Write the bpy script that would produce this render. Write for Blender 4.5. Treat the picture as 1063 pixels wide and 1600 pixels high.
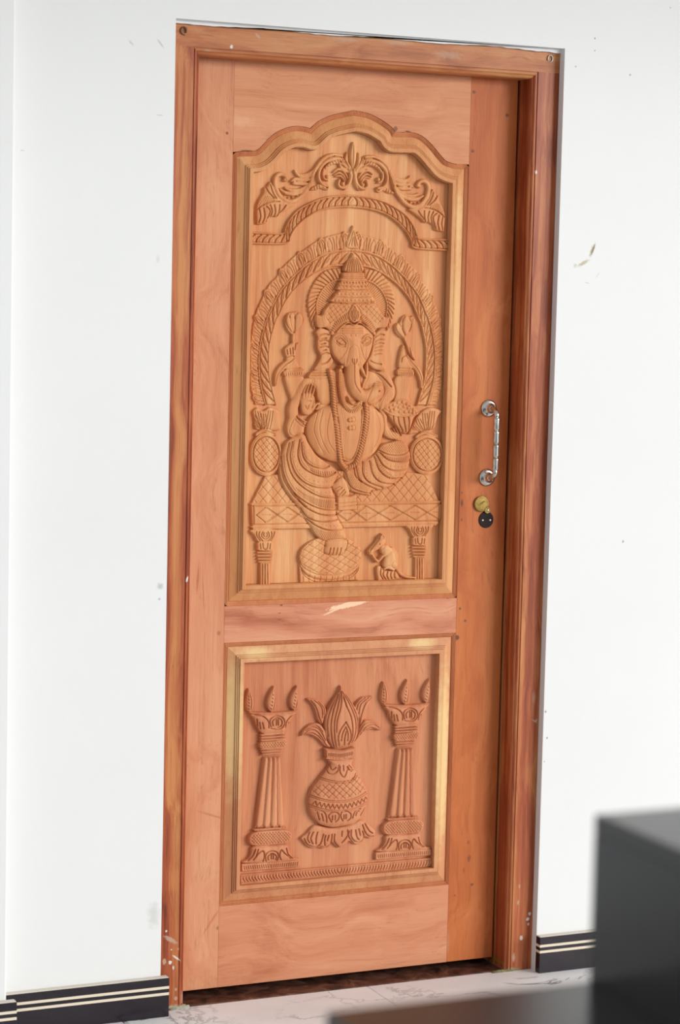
import bpy, bmesh, math, random
import numpy as np
from mathutils import Vector, Matrix
random.seed(7); np.random.seed(7)
for _o in list(bpy.data.objects): bpy.data.objects.remove(_o)
SC = bpy.context.scene
COL = SC.collection

# ---------------------------------------------------------------- camera
# world: x along the door wall, y into the wall (camera at -y), z up; plaster face is y = 0
F_PX = 3500.0
CAM = (-1.61118, -4.451, 1.53875)
YAW, PITCH, ROLL = 0.42431, -0.09273, 0.02331
def cam_axes():
    f = np.array([math.sin(YAW)*math.cos(PITCH), math.cos(YAW)*math.cos(PITCH), math.sin(PITCH)])
    r0 = np.array([math.cos(YAW), -math.sin(YAW), 0.0]); u0 = np.cross(r0, f)
    r = math.cos(ROLL)*r0 + math.sin(ROLL)*u0; u = -math.sin(ROLL)*r0 + math.cos(ROLL)*u0
    return r, u, f
CR, CU, CF = cam_axes()
cd = bpy.data.cameras.new('camera'); cam = bpy.data.objects.new('camera', cd); COL.objects.link(cam)
cam.matrix_world = Matrix(((CR[0], CU[0], -CF[0], CAM[0]), (CR[1], CU[1], -CF[1], CAM[1]), (CR[2], CU[2], -CF[2], CAM[2]), (0, 0, 0, 1)))
cd.sensor_fit = 'VERTICAL'; cd.sensor_height = 23.6; cd.sensor_width = 15.7
cd.lens = F_PX/1600*23.6
cd.clip_start = 0.05
cd.dof.use_dof = True; cd.dof.focus_distance = 4.86; cd.dof.aperture_fstop = 2.0
SC.camera = cam

# ---------------------------------------------------------------- world, lights, exposure
wd = bpy.data.worlds.new('sky'); SC.world = wd; wd.use_nodes = True
bg = wd.node_tree.nodes['Background']
bg.inputs['Color'].default_value = (0.84, 0.92, 1.0, 1); bg.inputs['Strength'].default_value = 0.66
ld = bpy.data.lights.new('daylight_opening', 'AREA'); ld.shape = 'RECTANGLE'; ld.size = 17.0; ld.size_y = 9.0
ld.energy = 7900; ld.color = (1.0, 0.985, 0.955)
lo = bpy.data.objects.new('daylight_opening', ld); COL.objects.link(lo)
lo.location = (20.3, -19.7, 7.6)
lo.rotation_euler = (Vector((0.5, 0.0, 1.0)) - Vector(lo.location)).to_track_quat('-Z', 'Y').to_euler()
vs = SC.view_settings
vs.view_transform = 'Standard'; vs.look = 'None'; vs.gamma = 1.0; vs.use_curve_mapping = False
vs.exposure = 0.0

# ---------------------------------------------------------------- helpers
def unproj(px, py, y):
    """photo pixel -> point of the plane y = const"""
    d = (px-531.5)/F_PX*CR - (py-800.0)/F_PX*CU + CF
    t = (y-CAM[1])/d[1]
    return (CAM[0]+t*d[0], y, CAM[2]+t*d[2])

def link(o, parent=None):
    COL.objects.link(o)
    if parent is not None:
        o.parent = parent
        o.matrix_parent_inverse = world_of(parent).inverted()
    return o
def world_of(o):
    m = o.matrix_basis.copy()
    if o.parent is not None: m = world_of(o.parent) @ o.matrix_parent_inverse @ m
    return m
def tag(o, label=None, cat=None, group=None, kind=None):
    if label: o['label'] = label
    if cat: o['category'] = cat
    if group: o['group'] = group
    if kind: o['kind'] = kind
    return o
def empty(name, loc=(0, 0, 0)):
    o = bpy.data.objects.new(name, None); o.location = loc; o.empty_display_size = 0.1
    COL.objects.link(o); return o
def mesh_obj(name, verts, faces, mat, parent=None, smooth=False):
    me = bpy.data.meshes.new(name); me.from_pydata([tuple(v) for v in verts], [], faces); me.validate(); me.update()
    o = bpy.data.objects.new(name, me); me.materials.append(mat)
    if smooth: me.polygons.foreach_set('use_smooth', [True]*len(me.polygons))
    return link(o, parent)
def bm_obj(name, bm, mat, parent=None, smooth=False):
    bmesh.ops.recalc_face_normals(bm, faces=bm.faces)
    me = bpy.data.meshes.new(name); bm.to_mesh(me); bm.free()
    o = bpy.data.objects.new(name, me); me.materials.append(mat)
    if smooth: me.polygons.foreach_set('use_smooth', [True]*len(me.polygons))
    return link(o, parent)
def box_bm(x0, x1, y0, y1, z0, z1, bev=0.0, seg=2):
    bm = bmesh.new(); bmesh.ops.create_cube(bm, size=1)
    for v in bm.verts:
        v.co = Vector((x0 if v.co.x < 0 else x1, y0 if v.co.y < 0 else y1, z0 if v.co.z < 0 else z1))
    if bev > 0: bmesh.ops.bevel(bm, geom=list(bm.edges), offset=bev, segments=seg, affect='EDGES', profile=0.5)
    return bm
def box(name, x0, x1, y0, y1, z0, z1, mat, parent=None, bev=0.0, seg=2):
    return bm_obj(name, box_bm(x0, x1, y0, y1, z0, z1, bev, seg), mat, parent)
def prism_xz(name, poly, y0, y1, mat, parent=None):
    """polygon in x,z extruded from y0 (front) to y1"""
    n = len(poly)
    bm = bmesh.new()
    a = [bm.verts.new((p[0], y0, p[1])) for p in poly]; b = [bm.verts.new((p[0], y1, p[1])) for p in poly]
    f1 = bm.faces.new(a); bm.faces.new(b[::-1])
    for i in range(n): bm.faces.new((a[i], a[(i+1) % n], b[(i+1) % n], b[i]))
    bmesh.ops.triangulate(bm, faces=[f for f in bm.faces if len(f.verts) > 4])
    return bm_obj(name, bm, mat, parent)

def srgb(r, g, b):
    def c(v):
        v /= 255.0
        return v/12.92 if v <= 0.04045 else ((v+0.055)/1.055)**2.4
    return (c(r), c(g), c(b), 1.0)

# ---------------------------------------------------------------- materials
class NT:
    def __init__(s, name):
        s.m = bpy.data.materials.new(name); s.m.use_nodes = True
        s.t = s.m.node_tree; s.b = s.t.nodes['Principled BSDF']
    def n(s, kind, **kw):
        nd = s.t.nodes.new(kind)
        for k, v in kw.items(): setattr(nd, k, v)
        return nd
    def l(s, a, b): s.t.links.new(a, b)
    def coords(s, scale=(1, 1, 1), rot=(0, 0, 0), loc=(0, 0, 0)):
        tc = s.n('ShaderNodeTexCoord'); mp = s.n('ShaderNodeMapping')
        mp.inputs['Scale'].default_value = scale; mp.inputs['Rotation'].default_value = rot; mp.inputs['Location'].default_value = loc
        s.l(tc.outputs['Object'], mp.inputs['Vector']); return mp.outputs['Vector']
    def noise(s, vec, scale=1, detail=4, rough=0.55, dist=0.0):
        nd = s.n('ShaderNodeTexNoise'); nd.inputs['Scale'].default_value = scale; nd.inputs['Detail'].default_value = detail
        nd.inputs['Roughness'].default_value = rough; nd.inputs['Distortion'].default_value = dist
        s.l(vec, nd.inputs['Vector']); return nd.outputs['Fac']
    def ramp(s, fac, stops):
        nd = s.n('ShaderNodeValToRGB'); e = nd.color_ramp.elements
        while len(e) < len(stops): e.new(0.5)
        for el, (p, c) in zip(e, stops):
            el.position = p; el.color = c if len(c) == 4 else (*c, 1)
        s.l(fac, nd.inputs['Fac']); return nd.outputs['Color']
    def mix(s, fac, a, b, mode='MIX'):
        nd = s.n('ShaderNodeMix', data_type='RGBA', blend_type=mode)
        if isinstance(fac, (int, float)): nd.inputs[0].default_value = fac
        else: s.l(fac, nd.inputs[0])
        for i, v in ((6, a), (7, b)):
            if isinstance(v, tuple): nd.inputs[i].default_value = v
            else: s.l(v, nd.inputs[i])
        return nd.outputs[2]
    def math(s, op, a, b=0.0, clamp=False):
        nd = s.n('ShaderNodeMath', operation=op, use_clamp=clamp)
        for i, v in ((0, a), (1, b)):
            if isinstance(v, (int, float)): nd.inputs[i].default_value = v
            else: s.l(v, nd.inputs[i])
        return nd.outputs[0]
    def bump(s, h, strength=0.2, dist=0.002, base=None):
        nd = s.n('ShaderNodeBump'); nd.inputs['Strength'].default_value = strength; nd.inputs['Distance'].default_value = dist
        s.l(h, nd.inputs['Height']); 
        if base is not None: s.l(base, nd.inputs['Normal'])
        s.l(nd.outputs['Normal'], s.b.inputs['Normal']); return nd.outputs['Normal']
    def mark(s, col, x, z, rx, rz, ang, color, strength=1.0, soft=0.5, rag=0.5, seed=0.0):
        """an elliptical stain / paint splash of its own shape at (x, z) on an x-z face"""
        tc = s.n('ShaderNodeTexCoord'); mp = s.n('ShaderNodeMapping', vector_type='TEXTURE')
        mp.inputs['Location'].default_value = (x, 0, z); mp.inputs['Rotation'].default_value = (0, ang, 0)
        mp.inputs['Scale'].default_value = (rx, 1e3, rz)
        s.l(tc.outputs['Object'], mp.inputs['Vector'])
        ln = s.n('ShaderNodeVectorMath', operation='LENGTH'); s.l(mp.outputs['Vector'], ln.inputs[0])
        nz = s.noise(s.coords((1, 1, 1), loc=(seed, 0, seed)), 1.6/max(min(rx, rz), 0.002), 3)
        d = s.math('ADD', ln.outputs['Value'], s.math('MULTIPLY', s.math('SUBTRACT', nz, 0.5), rag*2))
        mr = s.n('ShaderNodeMapRange', interpolation_type='SMOOTHSTEP'); s.l(d, mr.inputs['Value'])
        mr.inputs['From Min'].default_value = 1.0; mr.inputs['From Max'].default_value = 1.0-soft
        mr.inputs['To Min'].default_value = 0.0; mr.inputs['To Max'].default_value = strength
        return s.mix(mr.outputs['Result'], col, color)
    def out(s, col, rough=0.5, spec=0.5, metal=0.0):
        if isinstance(col, tuple): s.b.inputs['Base Color'].default_value = col
        else: s.l(col, s.b.inputs['Base Color'])
        if isinstance(rough, (int, float)): s.b.inputs['Roughness'].default_value = rough
        else: s.l(rough, s.b.inputs['Roughness'])
        s.b.inputs['Specular IOR Level'].default_value = spec; s.b.inputs['Metallic'].default_value = metal
        return s.m

def wood(name, dark, mid, light, axis='z', seed=0.0, rough=0.5, spec=0.3, contrast=1.0, wavy=0.6, marks=(), sap=None, streak=1.0, pores=1.0):
    N = NT(name)
    def sc(a, l): return (a, a, l) if axis == 'z' else (l, a, a)
    warp = N.noise(N.coords((3.0, 3.0, 3.0), loc=(seed, seed*2, seed)), 1.0, 2)
    v1 = N.coords(sc(22*streak, 1.1), loc=(seed*3.1, seed, seed*1.7))
    wv = N.n('ShaderNodeVectorMath', operation='ADD')
    cmb = N.n('ShaderNodeCombineXYZ'); k = N.math('MULTIPLY', N.math('SUBTRACT', warp, 0.5), 5.0*wavy)
    for i in range(3): N.l(k, cmb.inputs[i])
    N.l(v1, wv.inputs[0]); N.l(cmb.outputs[0], wv.inputs[1])
    g1 = N.noise(wv.outputs[0], 1.0, 5, 0.6, 0.4)
    g2 = N.noise(N.coords(sc(420, 14), loc=(seed, 0, seed)), 1.0, 3, 0.6)
    g3 = N.noise(N.coords((2.3, 2.3, 2.3), loc=(seed*5, 0, 0)), 1.0, 2)
    f = N.math('ADD', N.math('MULTIPLY', N.math('SUBTRACT', g1, 0.5), 1.25*contrast), N.math('MULTIPLY', N.math('SUBTRACT', g2, 0.5), 0.42))
    f = N.math('ADD', f, N.math('MULTIPLY', N.math('SUBTRACT', g3, 0.5), 0.55))
    f = N.math('ADD', f, 0.5, clamp=True)
    col = N.ramp(f, [(0.10, dark), (0.48, mid), (0.85, light)])
    v4 = N.coords(sc(110, 1.5), loc=(seed*2.3, seed, seed)); w4 = N.n('ShaderNodeVectorMath', operation='ADD'); c4 = N.n('ShaderNodeCombineXYZ')
    k4 = N.math('MULTIPLY', N.math('SUBTRACT', warp, 0.5), 16.0*wavy)
    for i in range(3): N.l(k4, c4.inputs[i])
    N.l(v4, w4.inputs[0]); N.l(c4.outputs[0], w4.inputs[1])
    g4 = N.noise(w4.outputs[0], 1.0, 5, 0.7, 0.2)
    mr = N.n('ShaderNodeMapRange', interpolation_type='SMOOTHSTEP'); N.l(g4, mr.inputs['Value']); mr.inputs['From Min'].default_value = 0.52; mr.inputs['From Max'].default_value = 0.72; mr.inputs['To Max'].default_value = 0.38*pores
    col = N.mix(mr.outputs['Result'], col, tuple(v*0.72 for v in dark[:3])+(1.0,))
    if sap is not None:  # pale patches: sapwood, and on the upper moulding a painted lit side
        for (x, z, rx, rz, a, c, st, so) in sap: col = N.mark(col, x, z, rx, rz, a, c, st, so, 0.3, seed)
    for i, (x, z, rx, rz, a, c, st, so) in enumerate(marks): col = N.mark(col, x, z, rx, rz, a, c, st, so, 0.55, seed+i*1.3)
    N.bump(N.math('ADD', N.math('MULTIPLY', g2, 0.6), N.math('MULTIPLY', g1, 0.4)), 0.25, 0.0012)
    return N.out(col, rough, spec)
# ================================================================ dimensions
W, H = 0.927, 2.12              # opening in the plaster
FRAME_Y, LEAF_Y = 0.021, 0.076  # front faces of the wooden frame and of the door leaf
FIELD_Y = LEAF_Y+0.009          # sunk field of the carved panels
CARVE_Y = LEAF_Y+0.002
FACE_Y = 0.0
def wx(px, py, y=0.0):
    q = unproj(px, py, y); return q[0], q[2]

# ================================================================ the place: walls, floor, skirting, stairs
def white_paint():
    N = NT('white_wall_paint')
    n1 = N.noise(N.coords((1.3, 1.3, 1.3)), 1.0, 4); n2 = N.noise(N.coords((60, 60, 60)), 1.0, 3)
    col = N.ramp(n1, [(0.3, (0.755, 0.757, 0.748)), (0.7, (0.785, 0.787, 0.782))])
    grey = srgb(122, 117, 108); tan = srgb(178, 163, 124); faint = srgb(196, 196, 193)
    def mk(px, py, rx, rz, deg, c, st, soft=0.7):
        nonlocal col
        x, z = wx(px, py); col = N.mark(col, x, z, rx, rz, math.radians(deg), c, st, soft, 0.6, px*0.01)
    # scuffs and drips on the paint
    mk(926, 391, 0.0060, 0.022, 22, tan, 0.95); mk(927, 390, 0.0028, 0.018, 20, grey, 0.95); mk(912, 411, 0.022, 0.0055, -28, tan, 0.8); mk(899, 415, 0.006, 0.007, 0, tan, 0.45)
    mk(918, 442, 0.008, 0.0015, 10, grey, 0.4); mk(934, 430, 0.012, 0.0015, -50, faint, 0.7)
    for (x, y, r) in ((930, 60, 2), (930, 79, 1.6), (900, 104, 1.8), (1048, 12, 1.6), (985, 117, 2.2), (853, 1112, 2.6), (855, 1153, 2.4), (974, 846, 2.6), (851, 1190, 1.4)):
        mk(x, y, r*0.0013, r*0.0016, 20, grey, 0.8)
    mk(250, 916, 0.010, 0.010, 0, grey, 0.45, 0.9); mk(249, 936, 0.004, 0.004, 0, grey, 0.5)
    mk(205, 67, 0.010, 0.003, 40, faint, 0.8); mk(251, 68, 0.016, 0.003, 50, grey, 0.35); mk(240, 1430, 0.02, 0.04, 0, faint, 0.7, 0.95); mk(35, 235, 0.006, 0.002, 0, faint, 0.8); mk(250, 180, 0.01, 0.002, 0, faint, 0.7)
    mk(247, 405, 0.006, 0.012, 0, tan, 0.25, 0.9)
    N.bump(N.math('ADD', N.math('MULTIPLY', n2, 0.5), n1), 0.12, 0.004)
    return N.out(col, 0.6, 0.3)
WHITE = white_paint()
def plain(name, col, rough=0.5, spec=0.5, metal=0.0, noise=0.0, nscale=40):
    N = NT(name)
    if noise:
        n = N.noise(N.coords((nscale,)*3), 1.0, 4)
        c0 = tuple(min(1, v*(1-noise)) for v in col[:3])+(1,); c1 = tuple(min(1, v*(1+noise)) for v in col[:3])+(1,)
        return N.out(N.ramp(n, [(0.3, c0), (0.7, c1)]), rough, spec, metal)
    return N.out(col, rough, spec, metal)

XP, _ = wx(25, 20, -0.05)       # edge of the projecting pier
def wall_with_hole(name, x0, x1, z1, hx0, hx1, hz1, y0, y1, mat):
    bm = bmesh.new()
    P = [(x0, 0), (hx0, 0), (hx0, hz1), (hx1, hz1), (hx1, 0), (x1, 0), (x1, z1), (x0, z1)]
    a = [bm.verts.new((p[0], y0, p[1])) for p in P]; b = [bm.verts.new((p[0], y1, p[1])) for p in P]
    for q in ((0, 1, 2, 7), (2, 3, 6, 7), (3, 4, 5, 6)):
        bm.faces.new([a[i] for i in q]); bm.faces.new([b[i] for i in q[::-1]])
    for i in range(8): bm.faces.new((a[i], a[(i+1) % 8], b[(i+1) % 8], b[i]))
    return bm_obj(name, bm, mat)
ROOM_H = 3.1
o = wall_with_hole('wall_back', -4.0, 5.5, ROOM_H, 0.0, W, H, 0.0, 0.2, WHITE)
tag(o, 'white plastered wall around the carved wooden door', 'wall', kind='structure')
o = box('wall_left', -4.0, XP, -0.05, 0.02, 0, ROOM_H, WHITE, bev=0.004)
tag(o, 'slightly projecting white wall face beside the plain wall', 'wall', kind='structure')
# uneven plaster fillet above the head of the frame
ft = []
n = 60
for k in range(n+1):
    x = W*k/n; ft.append((x, 2.1135-0.0016*math.sin(x*23)+random.uniform(-0.0008, 0.0008)+(-0.002 if x > 0.9 else 0)))
pl = prism_xz('trim_1', [(0, H), (W, H)]+ft[::-1], 0.0145, 0.05, WHITE)
tag(pl, 'uneven strip of white plaster above the door frame', 'plaster', kind='structure')
o = box('shade_slab', -4.0, 5.5, -2.6, 0.2, ROOM_H, ROOM_H+0.12, plain('shade_slab_paint', (0.82, 0.78, 0.70, 1), 0.8))  # unseen slab, added to block the high sky and bounce warm light
tag(o, 'unseen cream slab added overhead to shade the top of the wall', 'shade_slab', kind='structure')
# dark room behind the door
bm = bmesh.new()
vv = [bm.verts.new(c) for c in ((-1, 0.2, -0.02), (2, 0.2, -0.02), (2, 2.6, -0.02), (-1, 2.6, -0.02), (-1, 0.2, 3), (2, 0.2, 3), (2, 2.6, 3), (-1, 2.6, 3))]
for q in ((1, 2, 6, 5), (2, 3, 7, 6), (3, 0, 4, 7), (4, 5, 6, 7), (0, 1, 2, 3)): bm.faces.new([vv[i] for i in q])
o = bm_obj('wall_interior', bm, plain('interior_paint', (0.5, 0.48, 0.45, 1), 0.8))
tag(o, 'unlit room shell behind the closed door', 'wall', kind='structure')

# ---- floor of white marble tiles
def marble():
    N = NT('white_veined_marble')
    geo = N.n('ShaderNodeNewGeometry'); oi = N.n('ShaderNodeObjectInfo')
    ad = N.n('ShaderNodeVectorMath', operation='ADD'); N.l(geo.outputs['Position'], ad.inputs[0])
    sc = N.n('ShaderNodeVectorMath', operation='SCALE'); cb = N.n('ShaderNodeCombineXYZ')
    N.l(oi.outputs['Random'], cb.inputs[0]); N.l(oi.outputs['Random'], cb.inputs[1]); N.l(cb.outputs[0], sc.inputs[0]); sc.inputs['Scale'].default_value = 17.0
    N.l(sc.outputs[0], ad.inputs[1]); v = ad.outputs[0]
    a = N.noise(v, 3.2, 7, 0.62, 0.9); b = N.noise(v, 1.7, 3)
    d = N.math('ABSOLUTE', N.math('SUBTRACT', a, 0.5))
    vein = N.n('ShaderNodeMapRange', interpolation_type='SMOOTHSTEP'); N.l(d, vein.inputs['Value'])
    vein.inputs['From Min'].default_value = 0.020; vein.inputs['From Max'].default_value = 0.0
    gate = N.n('ShaderNodeMapRange'); N.l(b, gate.inputs['Value']); gate.inputs['From Min'].default_value = 0.42; gate.inputs['From Max'].default_value = 0.6
    fac = N.math('MULTIPLY', vein.outputs[0], gate.outputs[0])
    cloud = N.ramp(N.noise(v, 5.0, 5), [(0.3, (0.80, 0.80, 0.81)), (0.65, (0.90, 0.90, 0.90))])
    col = N.mix(N.math('MULTIPLY', fac, 0.95), cloud, srgb(105, 110, 122))
    return N.out(col, 0.5, 0.3)
fl = box('floor', -4.0, 8.0, -8.0, 0.03, -0.06, -0.006, plain('tile_grout', srgb(176, 174, 170), 0.9))
tag(fl, 'floor of white marble tiles with grey veins', 'floor', kind='structure')
MARBLE = marble()
def fpt(px, py):
    d = (px-531.5)/F_PX*CR-(py-800.0)/F_PX*CU+CF; t = (0-CAM[2])/d[2]; return CAM[0]+t*d[0], CAM[1]+t*d[1]
JX = fpt(583, 1546.5)[0]; TS = 0.6
tm = None
for i in range(-7, 8):
    for j in range(13):
        x0 = JX+i*TS; x1 = x0+TS-0.0012; y1 = 0.029-j*TS; y0 = y1-TS+0.0012
        if x1 > 5.5 or x0 < -4.2: continue
        if tm is None:
            t = box('floor_tile', -TS/2+0.0006, TS/2-0.0006, -TS/2+0.0006, TS/2-0.0006, -0.006, 0.0, MARBLE, None, bev=0.0006, seg=1); tm = t.data
        else:
            t = bpy.data.objects.new('floor_tile', tm); COL.objects.link(t)
        t.location = ((x0+x1)/2, (y0+y1)/2, 0); t.parent = fl

# ---- skirting: black tile with two cream lines
BLACK = plain('black_skirting_tile', srgb(30, 22, 30), 0.16, 0.5, noise=0.25, nscale=30)
CREAM = plain('cream_inlay', srgb(226, 212, 190), 0.4)
LEDGE = plain('skirting_mortar', srgb(214, 206, 194), 0.8)
def skirting(name, x0, x1, yf, yb, label, n=1):
    r = empty(name, ((x0+x1)/2, (yf+yb)/2, 0)); tag(r, label, 'skirting', kind='structure')
    z = 0.0
    hts = [0.0475, 0.0062, 0.0076, 0.0062, 0.0168]
    for k, h in enumerate(hts):
        nm = 'cream_stripe' if k % 2 else 'black_band'
        box(nm, x0, x1, yf, yb, z, z+h, CREAM if k % 2 else BLACK, r, bev=0.0005, seg=1); z += h
    box('mortar_ledge', x0+0.0005, x1-0.0005, yf+0.002, yb, z, z+0.0022, LEDGE, r, bev=0.001, seg=1)
    return r
SK_Y = -0.019
skirting('baseboard_left', XP-0.02, 0.0135, SK_Y, 0.0, 'black skirting with two cream lines left of the carved door')
skirting('baseboard_right', W-0.001, 5.5, SK_Y, 0.0, 'black skirting with two cream lines right of the carved door')
skirting('baseboard_pier', -4.0, XP+0.017, -0.05+SK_Y, -0.05, 'black skirting with two cream lines on the projecting wall face')

# ---- polished dark granite stairs between the viewer and the door
def granite():
    N = NT('dark_polished_granite')
    n = N.noise(N.coords((240, 240, 240)), 1.0, 2, 0.7); c = N.ramp(n, [(0.35, srgb(18, 16, 19)), (0.6, srgb(32, 29, 32)), (0.8, srgb(66, 62, 63))])
    return N.out(c, 0.2, 0.62)
GRAN = granite()
DST = 2.26
def at_depth(px, py, D):
    d = (px-531.5)/F_PX*CR-(py-800.0)/F_PX*CU+CF; return np.array(CAM)+D*d
s2 = at_depth(929, 1272, DST); s1 = at_depth(927, 1534, DST)
d = (509-531.5)/F_PX*CR-(1588-800.0)/F_PX*CU+CF; t = (s2[1]-CAM[1])/d[1]; s0 = np.array(CAM)+t*d
NS = 5
RISE = s2[2]/(NS+1); TREAD = s2[0]-s0[0]
st = empty('staircase', (s0[0], s2[1]-0.5, 0)); tag(st, 'polished dark granite staircase rising parallel to the door wall', 'stairs')
for k in range(7):
    xa = s2[0]+(k-NS)*TREAD
    zt = RISE*(k+1)
    b = box('step', xa, xa+TREAD+(0.0 if k < 6 else 0.6), s2[1]-1.0, s2[1], 0.0, zt-0.02, GRAN, st, bev=0.0015, seg=1)
    box('tread', xa, xa+TREAD+(0.0 if k < 6 else 0.6), s2[1]-1.0, s2[1], zt-0.02, zt, GRAN, b, bev=0.002, seg=2)
print('STAIR', s2, s1, s0, RISE, TREAD)

# ================================================================ door frame
def zx(px, py, y=LEAF_Y): return wx(px, py, y)
fm = []
paint = srgb(214, 206, 196); dust = srgb(186, 160, 140); dk = srgb(96, 56, 36)
for (px, py, rx, rz, a, c, s_, so) in (
    (289, 46, .007, .008, 0, dk, .7, .5), (362, 73, .004, .0045, 0, paint, 1, .3), (403, 56, .01, .004, 40, dust, .6, .7), (325, 79, .014, .003, 0, dust, .5, .8), (757, 60, .004, .004, 0, paint, .7, .5), (620, 66, .05, .010, 0, dust, .35, .9), (540, 62, .05, .008, 0, dust, .4, .9), (700, 86, .05, .012, 0, dust, .4, .9),
    (268, 1012, .006, .010, 20, srgb(170, 164, 152), .9, .4), (283, 1012, .010, .0045, 20, srgb(176, 170, 160), .9, .4), (267, 980, .003, .02, 10, dust, .5, .8), (293, 905, .003, .008, 20, paint, 1, .3),
    (266, 1468, .024, .006, 32, dust, .75, .6), (276, 1497, .014, .0025, 38, paint, .9, .4), (266, 1504, .0045, .005, 0, paint, 1, .3), (271, 1512, .0025, .005, 0, paint, .9, .4), (257, 1503, .006, .009, 0, dust, .8, .6), (260, 1455, .003, .003, 0, paint, .9, .4), (275, 1546, .004, .005, 0, dust, .8, .5), (275, 1560, .005, .006, 0, dust, .8, .5), (272, 1574, .02, .008, 0, srgb(170, 168, 150), .8, .7), (285, 1560, .004, .02, 0, dust, .7, .7), (268, 1484, .002, .002, 0, paint, .8, .4), (279, 1483, .003, .003, 0, dust, .7, .4),
    (838, 269, .003, .005, 0, paint, 1, .3), (811, 680, .004, .03, 3, dust, .5, .8), (836, 1127, .012, .002, 30, dust, .7, .6), (838, 1126, .006, .003, -50, dust, .9, .5), (835, 1090, .008, .02, 0, dust, .35, .9),
    (815, 1466, .005, .007, 0, paint, .8, .4), (803, 1496, .005, .014, 0, dust, .7, .6), (825, 1436, .005, .005, 0, paint, .9, .4), (828, 1428, .004, .005, 0, paint, .9, .4), (826, 1444, .003, .004, 0, paint, .8, .4), (810, 1410, .004, .008, 0, dust, .6, .6), (812, 1385, .003, .006, 0, dust, .6, .6), (800, 1516, .03, .008, 0, srgb(150, 148, 120), .8, .7), (785, 1508, .012, .008, 0, srgb(120, 122, 40), .8, .7),
    (700, 78, .006, .006, 0, dk, .3, .8), (822, 1000, .003, .05, 0, dk, .4, .9), (845, 760, .003, .06, 0, srgb(120, 50, 40), .5, .9)):
    x, z = wx(px, py, FRAME_Y); fm.append((x, z, rx, rz, math.radians(a), c, s_, so))
FR_V = wood('frame_wood_upright', srgb(108, 44, 20), srgb(162, 80, 44), srgb(194, 126, 74), 'z', 1.3, 0.42, 0.35, 1.6, 0.35, fm[11:], streak=1.9)
FR_H = wood('frame_wood_head', srgb(140, 72, 34), srgb(182, 110, 64), srgb(200, 146, 92), 'x', 4.1, 0.45, 0.35, 1.2, 0.5, fm[:8])
frame = empty('trim_2', (W/2, 0.08, 0)); tag(frame, 'weathered red-brown wooden door frame with paint spots', 'door frame', kind='structure')
JL, JR, HZ, FT = 0.0640, 0.8570, 2.0510, 2.1190
prof = [(0.0160, .021), (0.0150, .0235), (0.0135, .0235), (0.0125, .0215), (0.0100, .0215), (0.0078, .0232), (0.0070, .0258), (0.0060, .0262), (0.0045, .0255), (0.0020, .0275), (0.0006, .0305), (0.0, .0345), (0.0, .150)]
def sweep_member(name, pts, mat):
    """pts: list of (start, end) per profile station"""
    vs_, fs = [], []
    for a, b in pts: vs_ += [a, b]
    for k in range(len(pts)-1): fs.append((2*k, 2*k+1, 2*k+3, 2*k+2))
    n_ = len(pts); fs.append((2*(n_-1), 2*(n_-1)+1, 1, 0))
    bm = bmesh.new(); v = [bm.verts.new(p) for p in vs_]
    for f in fs: bm.faces.new([v[i] for i in f])
    return bm_obj(name, bm, mat, frame)
for side, (xin, xout) in enumerate(((JL, 0.0), (JR, W))):
    s = -1 if xin > xout else 1
    st_ = [((xout, .150, 0.0), (xout, .150, HZ+0.016)), ((xout, FRAME_Y+0.0005, 0.0), (xout, FRAME_Y+0.0005, HZ+0.016))]
    for (u, y) in prof: st_.append(((xin+s*u, y, 0.0), (xin+s*u, y, HZ+u)))
    sweep_member('jamb', st_, FR_V)
st_ = [((0.0, .150, FT), (W, .150, FT)), ((0.0, FRAME_Y, FT), (W, FRAME_Y, FT)), ((0.0, FRAME_Y, HZ+0.0161), (W, FRAME_Y, HZ+0.0161))]
for (u, y) in prof: st_.append(((JL-u, y, HZ+u), (JR+u, y, HZ+u)))
sweep_member('head', st_, FR_H)
# bent nail heads at the corners of the head
def hook(px, py, mat, mirror=1):
    x, z = wx(px, py, FRAME_Y); bm = bmesh.new(); pts = [(x+mirror*0.006*math.cos(t)*1.0, FRAME_Y-0.0022, z+0.0075*math.sin(t)) for t in np.linspace(-0.6, 4.2, 12)]+[(x+mirror*0.006, FRAME_Y+0.002, z-0.010)]
    tube(bm, pts, 0.0014, 6); return bm_obj('bent_nail', bm, mat, frame, True)
def tube(bm, pts, r, n=8, caps=True):
    pts = [Vector(p) for p in pts]; rings = []
    rs = r if isinstance(r, (list, tuple)) else [r]*len(pts)
    up = Vector((0.13, 1, 0.07)).normalized()
    for i, p in enumerate(pts):
        t = (pts[min(i+1, len(pts)-1)]-pts[max(i-1, 0)]).normalized()
        u = t.cross(up); u = u.normalized() if u.length > 1e-4 else t.cross(Vector((0, 0, 1))).normalized(); v = t.cross(u)
        rings.append([bm.verts.new(p+(u*math.cos(a)+v*math.sin(a))*rs[i]) for a in [2*math.pi*k/n for k in range(n)]])
    for a, b in zip(rings, rings[1:]):
        for k in range(n): bm.faces.new((a[k], a[(k+1) % n], b[(k+1) % n], b[k]))
    if caps: bm.faces.new(rings[0][::-1]); bm.faces.new(rings[-1])
hook(286.5, 48, plain('rusty_nail', srgb(110, 84, 52), 0.6, 0.4, 0.4)); hook(859.5, 92, plain('dull_nail', srgb(190, 184, 172), 0.45, 0.5, 0.6), -1)

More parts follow.
